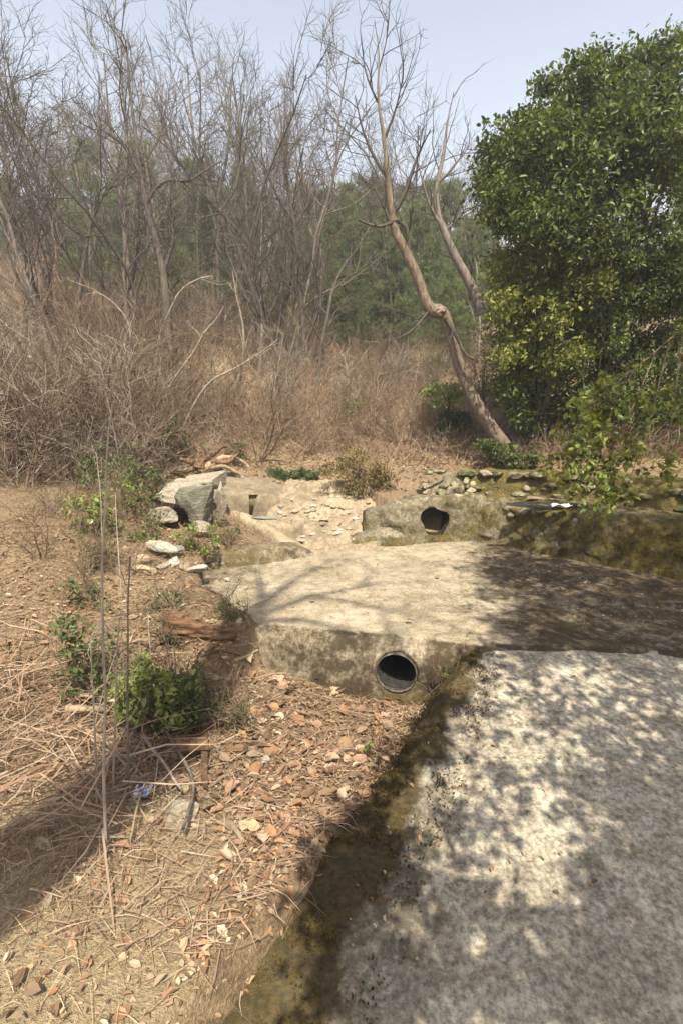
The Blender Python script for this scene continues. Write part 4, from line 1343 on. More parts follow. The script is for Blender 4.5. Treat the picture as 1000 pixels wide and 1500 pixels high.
# --- individual bare shrubs of the thicket and the bank
VS = []
for i in range(6):
    T, Bm = bare_shrub(np.random.default_rng(740 + i), 1.5, 9, .55, 7, 5, .011, .0028)
    VS.append([('stems', T.mesh('stems', M['twig_brown'])), ('twigs', Bm.mesh('twigs', M['twig_brown']))])
VG = [[(n, m.copy()) for n, m in q] for q in VS[:3]]
for q in VG:
    for n, m in q: m.materials.clear(); m.materials.append(M['bark_pale'])
rng = np.random.default_rng(43)
spots = []
for i in range(150):
    y = rng.uniform(7.6, 17)
    px = rng.uniform(-60, 1000)
    if 420 < px < 640 and y < 9.5: continue
    if px > 640 and y < 8.8: continue
    if px > 380 and rng.random() < .35: continue
    d = ray(px, 600); spots.append((d[0] / d[1] * y, y, px))
for i in range(34):
    y = rng.uniform(6.0, 7.8); px = rng.uniform(-80, 215)
    d = ray(px, 650); spots.append((d[0] / d[1] * y, y, px))
spots.sort()
for i, (x, y, px) in enumerate(spots):
    s = rng.uniform(.6, 1.25) * (1.15 if px < 400 else .75)
    put_tree('bare_shrub', 'leafless brown shrub, one of many forming the hillside thicket', 'shrub', VG[i % 3] if rng.random() < .22 else VS[i % 6], (x, y, Hs(x, y)), rng.uniform(0, 6.3), s, 'leafless shrubs of the hillside thicket')
rc = np.random.default_rng(45)
cs = sorted([(rc.uniform(410, 680), rc.uniform(7.9, 12.5)) for _ in range(26)])
for i, (px, y) in enumerate(cs):
    x = (px - 500) / FPX / CP * y
    put_tree('bare_shrub', 'low reddish brown shrub on the middle slope below the pines, %s from left' % ORD[i], 'shrub', VS[i % 6], (x, y, Hs(x, y)), rc.uniform(0, 6.3), rc.uniform(.38, .7), 'low shrubs on the middle slope')
put_tree('bare_shrub', 'pale leafless shrub standing alone below the pines', 'shrub', VG[1], hit(535, 600), .4, 1.05)

# --- brown brush between the shrubs: nobody could count it
rng = np.random.default_rng(44)
N = 110000
y = 6.6 + 34 * rng.random(N) ** 1.5
px = rng.uniform(-120, 1050, N)
d0 = (px - 500) / FPX
x = d0 / CP * y * 1.0
dens = .5 + 1.1 * fbm(np.stack([x, y, 0 * x], 1), .55, 3, 50) + .12 * (px < 400) + .22 * ((px > 390) & (px < 680) & (y < 14))
lim = np.interp(x, HX, HY) + .25
keep = (rng.random(N) < dens) & (y > lim) & ~((px > 400) & (px < 700) & (y < lim + .25))
x, y = x[keep], y[keep]
z = H(x, y)
n = len(x)
h = rng.uniform(.25, .95, n) * np.where(x < -.5, 1.15, .68) * (1 + .05 * np.clip(y - 12, 0, 30))
p0 = np.stack([x, y, z - .03], 1)
dr = rng.normal(size=(n, 3)) * .8; dr[:, 2] = 1; dr /= np.linalg.norm(dr, axis=1)[:, None]
p1 = p0 + dr * h[:, None] * .55
d2 = dr + rng.normal(size=(n, 3)) * .45; d2 /= np.linalg.norm(d2, axis=1)[:, None]
p2 = p1 + d2 * h[:, None] * .5
mb = MB(); mb.blades(p0, p1, p2, rng.uniform(.004, .010, n) * (y / 9) ** .8)
# side twigs
k2 = rng.integers(0, n, 50000)
q0 = p0[k2] + (p2[k2] - p0[k2]) * rng.uniform(.3, .95, (50000, 1))
e = rng.normal(size=(50000, 3)); e[:, 2] = np.abs(e[:, 2]) * .7; e /= np.linalg.norm(e, axis=1)[:, None]
L = rng.uniform(.1, .35, (50000, 1))
mb.blades(q0, q0 + e * L * .5 + rng.normal(size=(50000, 3)) * .02, q0 + e * L, .004 * y[k2] / 9)
tag(link('brush', mb.mesh('brush', M['brush'], False)), 'dense brown dead brush covering the slope', 'brush', kind='stuff')

# ------------------------------------------------------------------ evergreens on the right
def sample_poly(poly, n, rng):
    poly = np.array(poly, float); lo, hi = poly.min(0), poly.max(0)
    out = np.zeros((0, 2))
    while len(out) < n:
        q = rng.uniform(lo, hi, (n * 2, 2))
        out = np.concatenate([out, q[poly_in(q[:, 0], q[:, 1], poly)]])
    return out[:n]


def clumps_px(poly, y0, y1, n, rng, gap=None):
    q = sample_poly(poly, n * (1 if gap is None else 4), rng)
    c = np.array([gy(a, b, yy) for (a, b), yy in zip(q, rng.uniform(y0, y1, len(q)))])
    if gap is not None:
        c = c[fbm(c, 1.7, 2, int(y0 * 10)) > gap][:n]
    return c


def leafy(name, label, cat, base, clumps, per, r, size, mat, rng, limbs=18, trunk_r=.06, asp=.5, droop=.25, up=.6, bark='bark_dark', group=None, min_z=None):
    t = thing(name, label, cat, base, group)
    n = len(clumps) * per
    g = rng.normal(size=(n, 3)); g *= (rng.random((n, 1)) ** .45) / (np.linalg.norm(g, axis=1)[:, None] + 1e-9)
    rr = np.repeat(rng.uniform(.45, 1.35, len(clumps)) * r, per)[:, None]
    c = np.repeat(clumps, per, 0) + g * rr * np.array([1, 1, .75])
    if min_z is not None:
        c = c[c[:, 2] > H(c[:, 0], c[:, 1]) + min_z]
    mb = MB(); mb.leaves(c, size * rng.uniform(.45, 1.3, len(c)), rng, asp, up, droop)
    link('crown', mb.mesh('crown', mat, False, base=base), t)
    T = MB()
    base = np.asarray(base, float)
    cen = clumps.mean(0)
    top = np.array([base[0] * .6 + cen[0] * .4, base[1] * .6 + cen[1] * .4, cen[2] * .75 + base[2] * .25])
    tp = smooth_path([base - np.array([0, 0, .15]), base * .6 + top * .4 + np.array([.06, 0, 0]), top], 14, 2)
    T.tube(tp, trunk_r * np.linspace(1.2, .6, 14), 8)
    link('trunk', T.mesh('trunk', M[bark], base=base), t)
    Bm = MB()
    for k in rng.permutation(len(clumps))[:limbs]:
        a = tp[rng.integers(4, 13)]; b = clumps[k]
        m = (a + b) / 2 + np.array([0, 0, .12]) + rng.normal(size=3) * .08
        p = smooth_path([a, m, b], 10, 2)
        Bm.tube(p, trunk_r * .4 * np.linspace(1, .2, 10), 5, False)
        add_twigs(Bm, p, rng, 3, .3, trunk_r * .08 + .002, sub=2, sub_r=.002)
    link('limbs', Bm.mesh('limbs', M[bark], base=base), t)
    return t


rng = np.random.default_rng(61)
ev1 = clumps_px([(715, 262), (730, 225), (765, 205), (790, 160), (850, 150), (900, 120), (1010, 120), (1040, 420), (860, 400), (790, 345), (735, 335), (722, 305)], 5.9, 8.4, 330, rng, -.12)
ev1 = np.concatenate([ev1, clumps_px([(700, 258), (770, 160), (880, 95), (1010, 70), (1010, 110), (870, 140), (780, 200), (715, 320)], 6.2, 7.6, 26, rng), clumps_px([(690, 250), (700, 215), (740, 165), (790, 120), (870, 80), (1010, 50), (1010, 100), (870, 125), (770, 190), (712, 330), (694, 320)], 6.0, 7.6, 22, rng)])
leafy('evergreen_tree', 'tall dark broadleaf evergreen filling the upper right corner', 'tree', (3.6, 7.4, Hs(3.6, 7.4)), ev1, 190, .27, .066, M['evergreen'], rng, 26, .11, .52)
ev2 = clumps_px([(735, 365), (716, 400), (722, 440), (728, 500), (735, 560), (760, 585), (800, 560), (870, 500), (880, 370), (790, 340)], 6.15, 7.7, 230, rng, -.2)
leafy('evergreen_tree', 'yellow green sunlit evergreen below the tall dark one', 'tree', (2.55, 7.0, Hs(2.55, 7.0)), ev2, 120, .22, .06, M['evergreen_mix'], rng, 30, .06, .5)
ev3 = clumps_px([(728, 545), (748, 605), (770, 650), (800, 672), (880, 672), (1040, 660), (1040, 380), (870, 420), (800, 530), (750, 560)], 6.6, 8.4, 400, rng, -.5)
leafy('evergreen_bush', 'dense dark green bush between the evergreens and the stone wall', 'bush', (3.2, 6.9, Hs(3.2, 6.9)), ev3, 125, .26, .06, M['evergreen'], rng, 22, .06, .5, min_z=.12)
ev4 = clumps_px([(640, 630), (655, 612), (680, 605), (690, 625), (712, 655), (660, 652)], 7.7, 8.2, 30, rng)
leafy('evergreen_bush', 'blue green bush at the foot of the leaning tree', 'bush', (1.75, 7.35, Hs(1.75, 7.35)), ev4, 170, .17, .055, M['evergreen_blue'], rng, 10, .025, .42, min_z=.05)
ev5 = clumps_px([(596, 576), (640, 560), (680, 570), (690, 590), (640, 596)], 7.4, 7.9, 22, rng)
leafy('evergreen_bush', 'small yellow green leafy bush left of the leaning trunk', 'bush', (1.5, 7.7, Hs(1.5, 7.7)), ev5, 55, .17, .05, M['privet'], rng, 10, .02, .5)
ev6 = clumps_px([(700, 500), (715, 480), (735, 540), (740, 590), (715, 570)], 7.6, 8.3, 14, rng)
leafy('evergreen_bush', 'sparse leafy shoots behind the lower leaning trunk', 'bush', (2.0, 7.8, Hs(2.0, 7.8)), ev6, 60, .2, .05, M['evergreen_lit'], rng, 10, .02, .5)

# hanging branch with larger leaves, near right
base = gy(1100, 380, 4.0)
t = thing('hanging_branch', 'leafy branch with large light leaves hanging over the right wall', 'branch', base)
Bm, Lf, Ld = MB(), MB(), MB()
rng = np.random.default_rng(62)
twp = [[(1100, 380), (1000, 480), (930, 540), (875, 582), (840, 618), (814, 648), (808, 672)], [(930, 540), (895, 590), (870, 640), (855, 690), (846, 738)], [(960, 515), (925, 600), (900, 650), (885, 690), (875, 715)], [(875, 582), (855, 620), (838, 655), (828, 690)], [(980, 500), (950, 620), (925, 690), (915, 735)], [(1000, 480), (985, 600), (975, 700)], [(930, 540), (880, 570), (850, 590)], [(905, 575), (882, 640), (868, 690), (862, 720)], [(940, 570), (915, 640), (895, 700), (890, 730)], [(890, 575), (866, 620), (848, 660), (838, 700)]]
for pp in twp:
    p = smooth_path(path3(pp, 3.9, 3.6), 24, 2)
    Bm.tube(p, np.linspace(.006, .0015, 24), 5)
    for j in range(13):
        k = rng.integers(5, 23)
        e = wander(p[k], perp_dir(unit(p[k] - p[k - 1]), rng.uniform(.5, 1.1), rng), rng.uniform(.08, .25), 5, .25, -.08, rng)
        Bm.tube(e, np.linspace(.003, .0012, 5), 3, False)
        cc = np.repeat(e[1:], 3, 0) + rng.normal(size=(12, 3)) * .018
        (Lf if rng.random() < .45 else Ld).leaves(cc, rng.uniform(.035, .062, len(cc)), rng, .62, .5, .5)
link('twigs', Bm.mesh('twigs', M['twig_brown'], base=base), t)
link('light_leaves', Lf.mesh('light_leaves', M['privet'], False, base=base), t)
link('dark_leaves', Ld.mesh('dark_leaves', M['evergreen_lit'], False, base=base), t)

# evergreen overhead beside the photographer: its crown dapples the apron and shades the right of the slab
rng = np.random.default_rng(63)
PATCH = [(735, 1118, 62, 48), (655, 1140, 50, 28), (790, 1185, 55, 50), (750, 1245, 120, 42), (845, 968, 60, 13), (785, 985, 34, 14), (690, 1075, 30, 20), (600, 1180, 30, 22), (640, 1235, 40, 20), (860, 1010, 18, 10),
         (800, 1330, 90, 40), (600, 1330, 70, 30), (720, 885, 45, 12), (760, 880, 25, 10), (880, 1120, 18, 40), (700, 1400, 100, 30)]
cl = []
n_sl = n_ap = 0
while n_sl < 430 or n_ap < 270:
    px, py = rng.uniform(470, 1060), rng.uniform(738, 1480)
    slabzone = py < 955
    if slabzone:
        if n_sl >= 430: continue
        lim = np.interp(py, [738, 790, 810, 830, 880, 920, 955], [765, 745, 715, 690, 705, 735, 720])
        if px < lim + rng.normal() * 18: continue
        pt_ = any(((px - a) / c) ** 2 + ((py - b) / d) ** 2 < 1.0 for a, b, c, d in PATCH)
        if pt_ and rng.random() < .8: continue
        n_sl += 1
    else:
        if n_ap >= 270: continue
        if px < np.interp(py, [955, 1250, 1480], [690, 470, 330]): continue
        if any(((px - a) / c) ** 2 + ((py - b) / d) ** 2 < 1.4 for a, b, c, d in PATCH) and rng.random() < .93: continue
        n_ap += 1
    z = (.4 if py > 800 else .72) if slabzone else .2
    g = gz(px, py, z)
    h = rng.uniform(4.4, 5.4) if slabzone else rng.uniform(2.2, 3.4)
    cl.append(g + S / S[2] * (h - z))
cl = np.array(cl)
leafy('evergreen_tree', 'evergreen rising beside the viewpoint whose overhanging crown dapples the pavement', 'tree', (4.0, -.9, Hs(4.0, -.9)), cl, 26, .15, .075, M['evergreen'], rng, 40, .13, .5)

# ------------------------------------------------------------------ low leafy plants
def shrub_px(label, poly, y0, y1, n, per, r, size, mat, seed, asp=.6, name='leafy_shrub', cat='shrub', limbs=10):
    rng = np.random.default_rng(seed)
    c = clumps_px(poly, y0, y1, n, rng)
    c[:, 2] = np.maximum(c[:, 2], H(c[:, 0], c[:, 1]) + .03)
    b = c.mean(0).copy(); b[2] = Hs(b[0], b[1])
    return leafy(name, label, cat, b, c, per, r, size, mat, rng, min(limbs, n), .008, asp, .1, .7, 'twig_brown', min_z=.004)


shrub_px('light green leafy shrub sprawling in the hollow at lower left', [(168, 1000), (200, 962), (235, 968), (262, 1000), (270, 1060), (230, 1108), (175, 1085)], 2.25, 2.6, 46, 26, .07, .036, M['privet'], 201)
shrub_px('dark green leafy shrub under the rotten log', [(240, 1000), (290, 975), (300, 1010), (290, 1070), (235, 1105)], 2.35, 2.75, 60, 34, .075, .03, M['evergreen'], 202)
shrub_px('dull green leafy shrub cut by the left edge in the hollow', [(90, 900), (160, 920), (170, 990), (130, 1040), (80, 1020)], 2.4, 2.9, 34, 22, .08, .035, M['privet_dull'], 203)
shrub_px('light leafed vine clump at the far left below the thicket', [(100, 735), (150, 720), (182, 745), (175, 785), (120, 790)], 4.5, 4.9, 30, 26, .09, .05, M['privet'], 204)
shrub_px('small light green plant in front of the dark mossy block', [(255, 775), (300, 765), (322, 785), (318, 812), (280, 815), (250, 800)], 4.5, 4.8, 24, 28, .07, .03, M['privet'], 205)
shrub_px('olive small leafed plant beside the diagonal kerb', [(300, 760), (345, 765), (355, 790), (315, 800)], 4.8, 5.3, 20, 16, .07, .025, M['privet_dull'], 206)
shrub_px('green vine patch on the slope above the boulder', [(215, 600), (270, 615), (275, 650), (225, 655)], 6.8, 7.6, 26, 26, .11, .045, M['privet_dull'], 207)
shrub_px('green vines trailing left of the layered boulder', [(195, 680), (240, 690), (238, 735), (200, 770), (180, 730)], 5.2, 5.8, 34, 24, .09, .042, M['privet_dull'], 208)
shrub_px('dark vines at the foot of the thicket on the left', [(125, 660), (190, 650), (200, 700), (150, 720), (110, 700)], 5.6, 6.2, 40, 26, .11, .045, M['privet_dull'], 209)
shrub_px('low sprigs of green by the stone pile', [(190, 770), (215, 775), (220, 800), (185, 800)], 4.6, 4.9, 10, 20, .06, .035, M['privet'], 210)
shrub_px('yellow green sprouts on the open slope in the middle', [(495, 592), (530, 588), (535, 612), (500, 615)], 9.0, 9.6, 16, 22, .12, .06, M['privet'], 211)
shrub_px('sparse green vines on the slope beside the stump', [(330, 640), (370, 650), (365, 680), (330, 675)], 7.2, 7.8, 12, 18, .1, .05, M['privet_dull'], 212)
shrub_px('bronze leaved bush crouching behind the concrete channel', [(474, 690), (490, 662), (520, 655), (560, 680), (592, 712), (570, 728), (500, 722), (478, 708)], 6.5, 6.95, 90, 55, .11, .04, M['brown_shrub'], 213, .4, 'bronze_bush', 'bush', 24)
shrub_px('juniper like sprigs in the middle of the leaf litter', [(318, 1030), (360, 1028), (362, 1052), (330, 1062)], 2.45, 2.6, 12, 40, .05, .02, M['juniper'], 214, .2)
shrub_px('feathery dark sprig beside the wooden boards', [(262, 1020), (310, 1010), (330, 1045), (290, 1060)], 2.4, 2.6, 18, 46, .06, .022, M['juniper'], 215, .2)
shrub_px('olive sprig at the left end of the rotten log', [(232, 925), (262, 915), (268, 940), (240, 950)], 3.0, 3.15, 10, 40, .05, .022, M['juniper'], 216, .25)
shrub_px('tiny green seedling alone among the brown leaves', [(528, 1085), (545, 1083), (546, 1092), (530, 1094)], 2.35, 2.45, 4, 9, .02, .022, M['privet'], 217, limbs=3)
shrub_px('small green weed on the stained wall right of the pipe', [(645, 978), (660, 975), (662, 1000), (648, 1004)], 2.86, 2.92, 6, 22, .03, .03, M['evergreen'], 218, .25, limbs=3)
shrub_px('scrap of green sprig lying on the slab', [(476, 868), (496, 868), (496, 876), (478, 876)], 4.02, 4.08, 4, 8, .025, .03, M['strap'], 219, .3, limbs=2)
shrub_px('low weeds on the bare soil of the left bank', [(215, 880), (265, 872), (270, 890), (225, 905)], 3.35, 3.7, 10, 16, .05, .03, M['privet_dull'], 220)
for i, (poly, y0_, y1_, n_, mt_, lab) in enumerate([
        ([(125, 800), (165, 795), (175, 840), (130, 850)], 3.9, 4.3, 14, 'privet_dull', 'straggling dull green vines left of the stone pile'),
        ([(95, 850), (150, 860), (160, 900), (100, 910)], 3.2, 3.6, 12, 'privet_dull', 'straggling green shoots on the bank at the far left'),
        ([(205, 740), (240, 750), (238, 790), (210, 795)], 4.7, 5.0, 14, 'privet_dull', 'leafy vine creeping below the layered boulder'),
        ([(160, 690), (200, 700), (195, 740), (160, 745)], 5.0, 5.4, 16, 'privet', 'bright vine tips above the light leafed clump'),
        ([(265, 640), (300, 645), (295, 665), (265, 665)], 7.0, 7.4, 10, 'privet_dull', 'green shoots behind the torn stump'),
        ([(322, 900), (342, 905), (345, 935), (325, 935)], 3.25, 3.4, 8, 'privet_dull', 'small weed at the left corner of the slab'),
        ([(180, 560), (230, 575), (225, 600), (185, 595)], 7.6, 8.2, 16, 'privet_dull', 'green vines climbing low in the thicket')]):
    shrub_px(lab, poly, y0_, y1_, n_, 14, .10, .036, M[mt_], 230 + i)
for i, (px, py, sc_) in enumerate([(150, 790, .42), (178, 845, .35), (120, 850, .45), (205, 720, .5), (140, 700, .6), (185, 660, .6), (95, 760, .55), (60, 820, .5), (240, 660, .5), (165, 745, .4)]):
    put_tree('bare_shrub', 'small leafless twiggy shrub on the left bank, %s from left' % ORD[sorted([150, 178, 120, 205, 140, 185, 95, 60, 240, 165]).index(px)], 'shrub', VS[i % 6], hit(px, py), i * 1.3, sc_, 'small shrubs on the left bank')
shrub_px('dark green bush around the foot of the leaning trunk', [(705, 645), (735, 640), (780, 655), (795, 680), (750, 684), (712, 672)], 6.45, 6.75, 26, 60, .12, .05, M['evergreen'], 240)
# clump of strap leaves
base = hit(432, 712)
rng = np.random.default_rng(71)
n = 420
q = np.array([hit(a, b) for a, b in zip(rng.uniform(396, 466, 90), 0 * np.arange(90) + 700)])
px_, py_ = rng.uniform(396, 466, n), 0
c = np.array([hit(a, np.interp(a, [396, 466], [697, 716]) + rng.uniform(-4, 4)) for a in px_])
e = rng.normal(size=(n, 3)) * .5; e[:, 2] = 1.0; e /= np.linalg.norm(e, axis=1)[:, None]
L = rng.uniform(.10, .2, (n, 1))
mb = MB(); mb.blades(c - [0, 0, .02], c + e * L * .6, c + e * L + np.concatenate([e[:, :2] * .05, 0 * L - .03], 1), .018)
tag(link('strap_leaf_clump', mb.mesh('strap_leaf_clump', M['strap'], False, base=base), None, base), 'row of green strap leaved bulbs above the sloped concrete', 'plant')

# ------------------------------------------------------------------ dead wood, stones and litter in the hollow
def stick(label, pp, zs, r0, r1, mat='deadwood', name='stick', seed=0, n=8, y=None, wob=.008):
    """zs: heights above the ground at each point"""
    rng = np.random.default_rng(seed + 1000)
    P = []
    for (px, py), dz in zip(pp, zs):
        q = hit(px, py) if y is None else gy(px, py, y)
        if y is None:
            q = q + np.array([0, 0, dz])
        P.append(q)
    p = smooth_path(np.array(P), max(12, 6 * len(P)), 2)
    p = p + np.stack([fbm(p, 6, 2, seed + k) for k in range(3)], 1) * wob
    b = p[0].copy()
    mb = MB(); mb.tube(p, np.linspace(r0, r1, len(p)) * (1 + .2 * fbm(p, 30, 2, seed)), n)
    return tag(link(name, mb.mesh(name, M[mat], base=b), None, b), label, name)


SK = [('grey curved stick arching down to the straw at bottom left', [(240, 1085), (265, 1130), (283, 1165), (288, 1195), (270, 1245)], .010, .006, 'bark_grey'),
      ('long pale stick leaning across the lower left hollow', [(175, 1110), (205, 1140), (228, 1180)], .007, .004, 'deadwood'),
      ('straight brown stick pointing down from the leafy shrub', [(212, 1098), (240, 1145), (268, 1180)], .010, .006, 'bark_pale'),
      ('thin straw coloured stick standing at the bottom left', [(192, 1250), (205, 1205), (224, 1150)], .005, .004, 'straw'),
      ('forked grey twig lying on leaves beside the flat pale stone', [(376, 1118), (390, 1098), (412, 1084), (438, 1073)], .006, .003, 'bark_grey'),
      ('dark twig standing in the leaves under the slab corner', [(366, 1065), (370, 1045), (373, 1018)], .007, .005, 'bark_grey'),
      ('thin pale twig lying left of the flat pale stone', [(345, 1062), (375, 1075), (402, 1090)], .004, .002, 'deadwood'),
      ('long brown stick below the slab corner among leaves', [(338, 972), (360, 970), (378, 966)], .013, .008, 'deadwood'),
      ('brown stick lying parallel below the other at the slab corner', [(372, 998), (398, 994), (420, 991)], .008, .005, 'deadwood'),
      ('broken brown stick pointing up in the leaf litter', [(388, 1035), (396, 1020), (402, 1006)], .012, .006, 'rotten'),
      ('short stick lying at the right of the leaf litter', [(545, 1078), (562, 1072), (578, 1070)], .007, .004, 'deadwood'),
      ('long thin dark twig across the top of the leaf litter', [(400, 1000), (430, 1015), (455, 1030)], .005, .003, 'bark_grey'),
      ('grey branch lying flat at the far left of the hollow', [(110, 1018), (140, 1022), (165, 1024)], .013, .009, 'bark_pale'),
      ('second grey branch below the first at the far left', [(105, 1036), (140, 1046), (172, 1042)], .011, .007, 'bark_pale'),
      ('thick pale branch end at the far left of the hollow', [(100, 1058), (130, 1062), (158, 1060)], .020, .014, 'deadwood'),
      ('pale crooked branch running down from the far left', [(118, 1088), (150, 1105), (172, 1132), (190, 1148)], .011, .006, 'deadwood'),
      ('reddish stick slanting beside the light green shrub', [(205, 950), (225, 965), (245, 985)], .011, .008, 'rotten'),
      ('reddish stick lying parallel near the rotten log', [(215, 965), (232, 980), (250, 1000)], .010, .007, 'rotten'),
      ('pale stub of branch at the left end of the rotten log', [(190, 955), (205, 952), (216, 951)], .012, .009, 'deadwood'),
      ('thin root line running under the rotten log', [(290, 972), (315, 968), (342, 968), (372, 972)], .007, .004, 'bark_dark'),
      ('pale bark strip lying at the bottom of the leaf litter', [(332, 1210), (345, 1230), (358, 1248)], .014, .010, 'deadwood'),
      ('thin bowed twig over the light green shrub', [(212, 980), (235, 1015), (248, 1060), (254, 1096)], .005, .003, 'deadwood'),
      ('straight twig on soil by the low weeds of the bank', [(165, 905), (195, 903), (225, 902)], .007, .004, 'bark_grey'),
      ('thin twig lying at bottom centre near the tan stone', [(388, 1190), (389, 1215), (386, 1244)], .004, .002, 'bark_pale')]
for i, (lab, pp, r0, r1, mt) in enumerate(SK):
    hgt = .03 if i not in (3, 21) else .10
    stick(lab, pp, [hgt * (1 if 0 < j < len(pp) - 1 else .35) + (.06 if i in (0, 2, 12, 13, 14, 15) else .0) for j in range(len(pp))], r0, r1, mt, 'stick', 10 + i, 6)

# upright thin stems at the left
ST = [('tall pale stem rising through the whole left side from bottom edge', [(157, 1262), (154, 1150), (152, 1020), (150, 880), (152, 760), (158, 640), (165, 590)], .0062, .003, 'bark_pale'),
      ('dark upright stem right of the tall pale one', [(187, 1178), (184, 1080), (186, 960), (190, 815)], .0055, .0028, 'bark_grey'),
      ('short pale stem between the two tall stems', [(163, 1160), (168, 1040), (176, 905)], .005, .0025, 'bark_pale'),
      ('thin stem slanting at the right of the dark stem', [(222, 1010), (221, 960), (217, 895)], .004, .002, 'bark_pale'),
      ('thin pale stem far left rising from the twig tangle', [(140, 1190), (137, 1060), (132, 930)], .0045, .002, 'bark_pale'),
      ('short leaning stem crossing the tall pale one', [(128, 1100), (150, 1010), (178, 930)], .004, .002, 'bark_pale'),
      ('thin stem at the right side of the leafy shrub', [(262, 1090), (252, 1000), (236, 905)], .0035, .0018, 'bark_grey'),
      ('slender stem left of the stone pile', [(178, 880), (172, 800), (168, 720)], .005, .0025, 'bark_pale'),
      ('slender stem in front of the light leafed vines', [(152, 830), (150, 740), (140, 660)], .005, .0025, 'bark_pale'),
      ('thin dark stem between the light leaves at left', [(178, 1100), (180, 1000), (178, 905)], .004, .002, 'bark_grey')]
for i, (lab, pp, r0, r1, mt) in enumerate(ST):
    b = hit(*pp[0])
    p = path3(pp, b[1], b[1] + .06)
    p = smooth_path(np.concatenate([[b - np.array([0, 0, .05])], p[1:]]), 40, 2)
    p = p + np.stack([fbm(p, 2.2, 2, 300 + i + k) for k in range(3)], 1) * .012
    t = thing('stem', lab, 'stem', b)
    mb = MB(); mb.tube(p, np.linspace(r0, r1, 40), 6)
    link('stalk', mb.mesh('stalk', M[mt], base=b), t)
    mb = MB(); add_twigs(mb, p, np.random.default_rng(310 + i), 4, .22, .0018, sub=1, sub_r=.001)
    link('twigs', mb.mesh('twigs', M[mt], base=b), t)['kind'] = 'stuff'


def log_piece(name, label, cat, a, b, r, mat, seed, n=30, ra=.25, taper=(1, 1), parent=None):
    a, b = np.asarray(a, float), np.asarray(b, float)
    p = np.linspace(0, 1, n)[:, None] * (b - a) + a
    p = p + np.stack([fbm(p, 2.5, 2, seed + k) for k in range(3)], 1) * r * .35
    mb = MB(); mb.tube(p, r * np.linspace(taper[0], taper[1], n), 40)
    v = mb.v[0]
    ax = unit(b - a)
    cc = np.repeat(p, 40, 0); rad = v - cc
    st = np.stack([v @ ax * .22, rad @ np.cross(ax, upv) * 1.0, rad[:, 2]], 1)
    mb.v[0] = cc + rad * (1 + ra * fbm(st, 14, 4, seed + 9) + ra * .6 * fbm(st, 40, 2, seed + 5))[:, None]
    o = link(name, mb.mesh(name, M[mat], base=a), parent, a)
    if label: tag(o, label, cat)
    return o


q0, q1 = hit(238, 946), hit(346, 948)
log_piece('log', 'thick rotten reddish log lying along the edge of the left bank', 'log', q0 + [0, .02, .06], q1 + [0, .02, .05], .078, 'rotten_log', 5, 60, .75, (1.05, .8))
q0, q1 = hit(345, 940), hit(300, 962)
log_piece('root', 'gnarled root twisting under the right end of the rotten log', 'root', q0 + [0, 0, .02], q1 + [0, 0, .0], .028, 'rotten', 8, 20, .3, (1, .6))


def plank(name, label, pts_px, lift, thick, mat, seed):
    """four photo corners of the top face"""
    P4 = []
    for px, py in pts_px:
        g = hit(px, py); d = ray(px, py); P4.append(CAM + d * ((g[2] + lift - CAMZ) / d[2]))
    P4 = np.array(P4); zt = P4[:, 2].mean(); 
    a, b, c, d = P4
    n = 12
    R_ = []
    for t in np.linspace(0, 1, n):
        l, r = a + (d - a) * t, b + (c - b) * t
        j = np.array([0, 0, .004 * math.sin(9 * t + seed)])
        R_.append([l + j, r + j, r + j - [0, 0, thick], l + j - [0, 0, thick]])
    R_ = np.array(R_)
    fl = R_.reshape(-1, 3); R_ = R_ + (np.stack([fbm(fl, 22, 3, seed + k) for k in range(3)], 1) * .008).reshape(R_.shape)
    o = link(name, loop_solid(R_).mesh(name, M[mat], False, base=a), None, a)
    return tag(o, label, name)


plank('board', 'short reddish board lying crosswise over the upright board', [(256, 1080), (304, 1079), (305, 1092), (258, 1094)], .12, .022, 'rotten', 3)
plank('board', 'narrow reddish board pointing down below the crosswise board', [(294, 1070), (304, 1070), (304, 1150), (296, 1150)], .07, .02, 'rotten', 4)
q = hit(378, 1186)
rock('stone', 'rounded tan stone at the bottom of the leaf litter', 'stone', q + [0, 0, .012], (.040, .042, .022), M['rock_tan'], 31, .4, 3, 7, .05)
q = hit(389, 1121)
rock('stone', 'flat pale stone beside the forked twig in the leaves', 'stone', q + [0, 0, .015], (.040, .026, .010), M['rock_pale'], 32, -.4, 3, 8, .05)
q = hit(262, 1200)
rock('boulder', 'grey rock half buried in straw at the bottom left', 'boulder', q + [0, 0, .0], (.10, .085, .05), M['rock_grey'], 33, .3, 3, 8, .08)
q = hit(303, 1166)
rock('slate_shard', 'pointed grey green slate shard at the foot of the narrow board', 'slate', q + [0, 0, .012], (.022, .045, .008), M['slate'], 34, .25, 2, 6, .03, [((.9, .5, 0), .35), ((-.9, .5, 0), .35)])
q = hit(271, 1163)
rock('stone', 'small brown stone left of the slate shard', 'stone', q + [0, 0, .01], (.022, .02, .015), M['rock_tan'], 35, 0, 2, 7, .06)
for i, (px, py, s) in enumerate([(240, 935, .03), (470, 945, .03), (352, 912, .03), (520, 1000, .018), (455, 968, .03)]):
    q = hit(px, py)
    if i in (1, 4): continue
    rock('stone', ['white stone at the left end of the rotten log', '', 'pale stone at the left corner of the slab', 'small pale stone at the foot of the slab wall', ''][i], 'stone', q + [0, 0, s * .3], (s, s * .8, s * .7), M['rock_pale'], 36 + i, .5, 2, 7, .07)
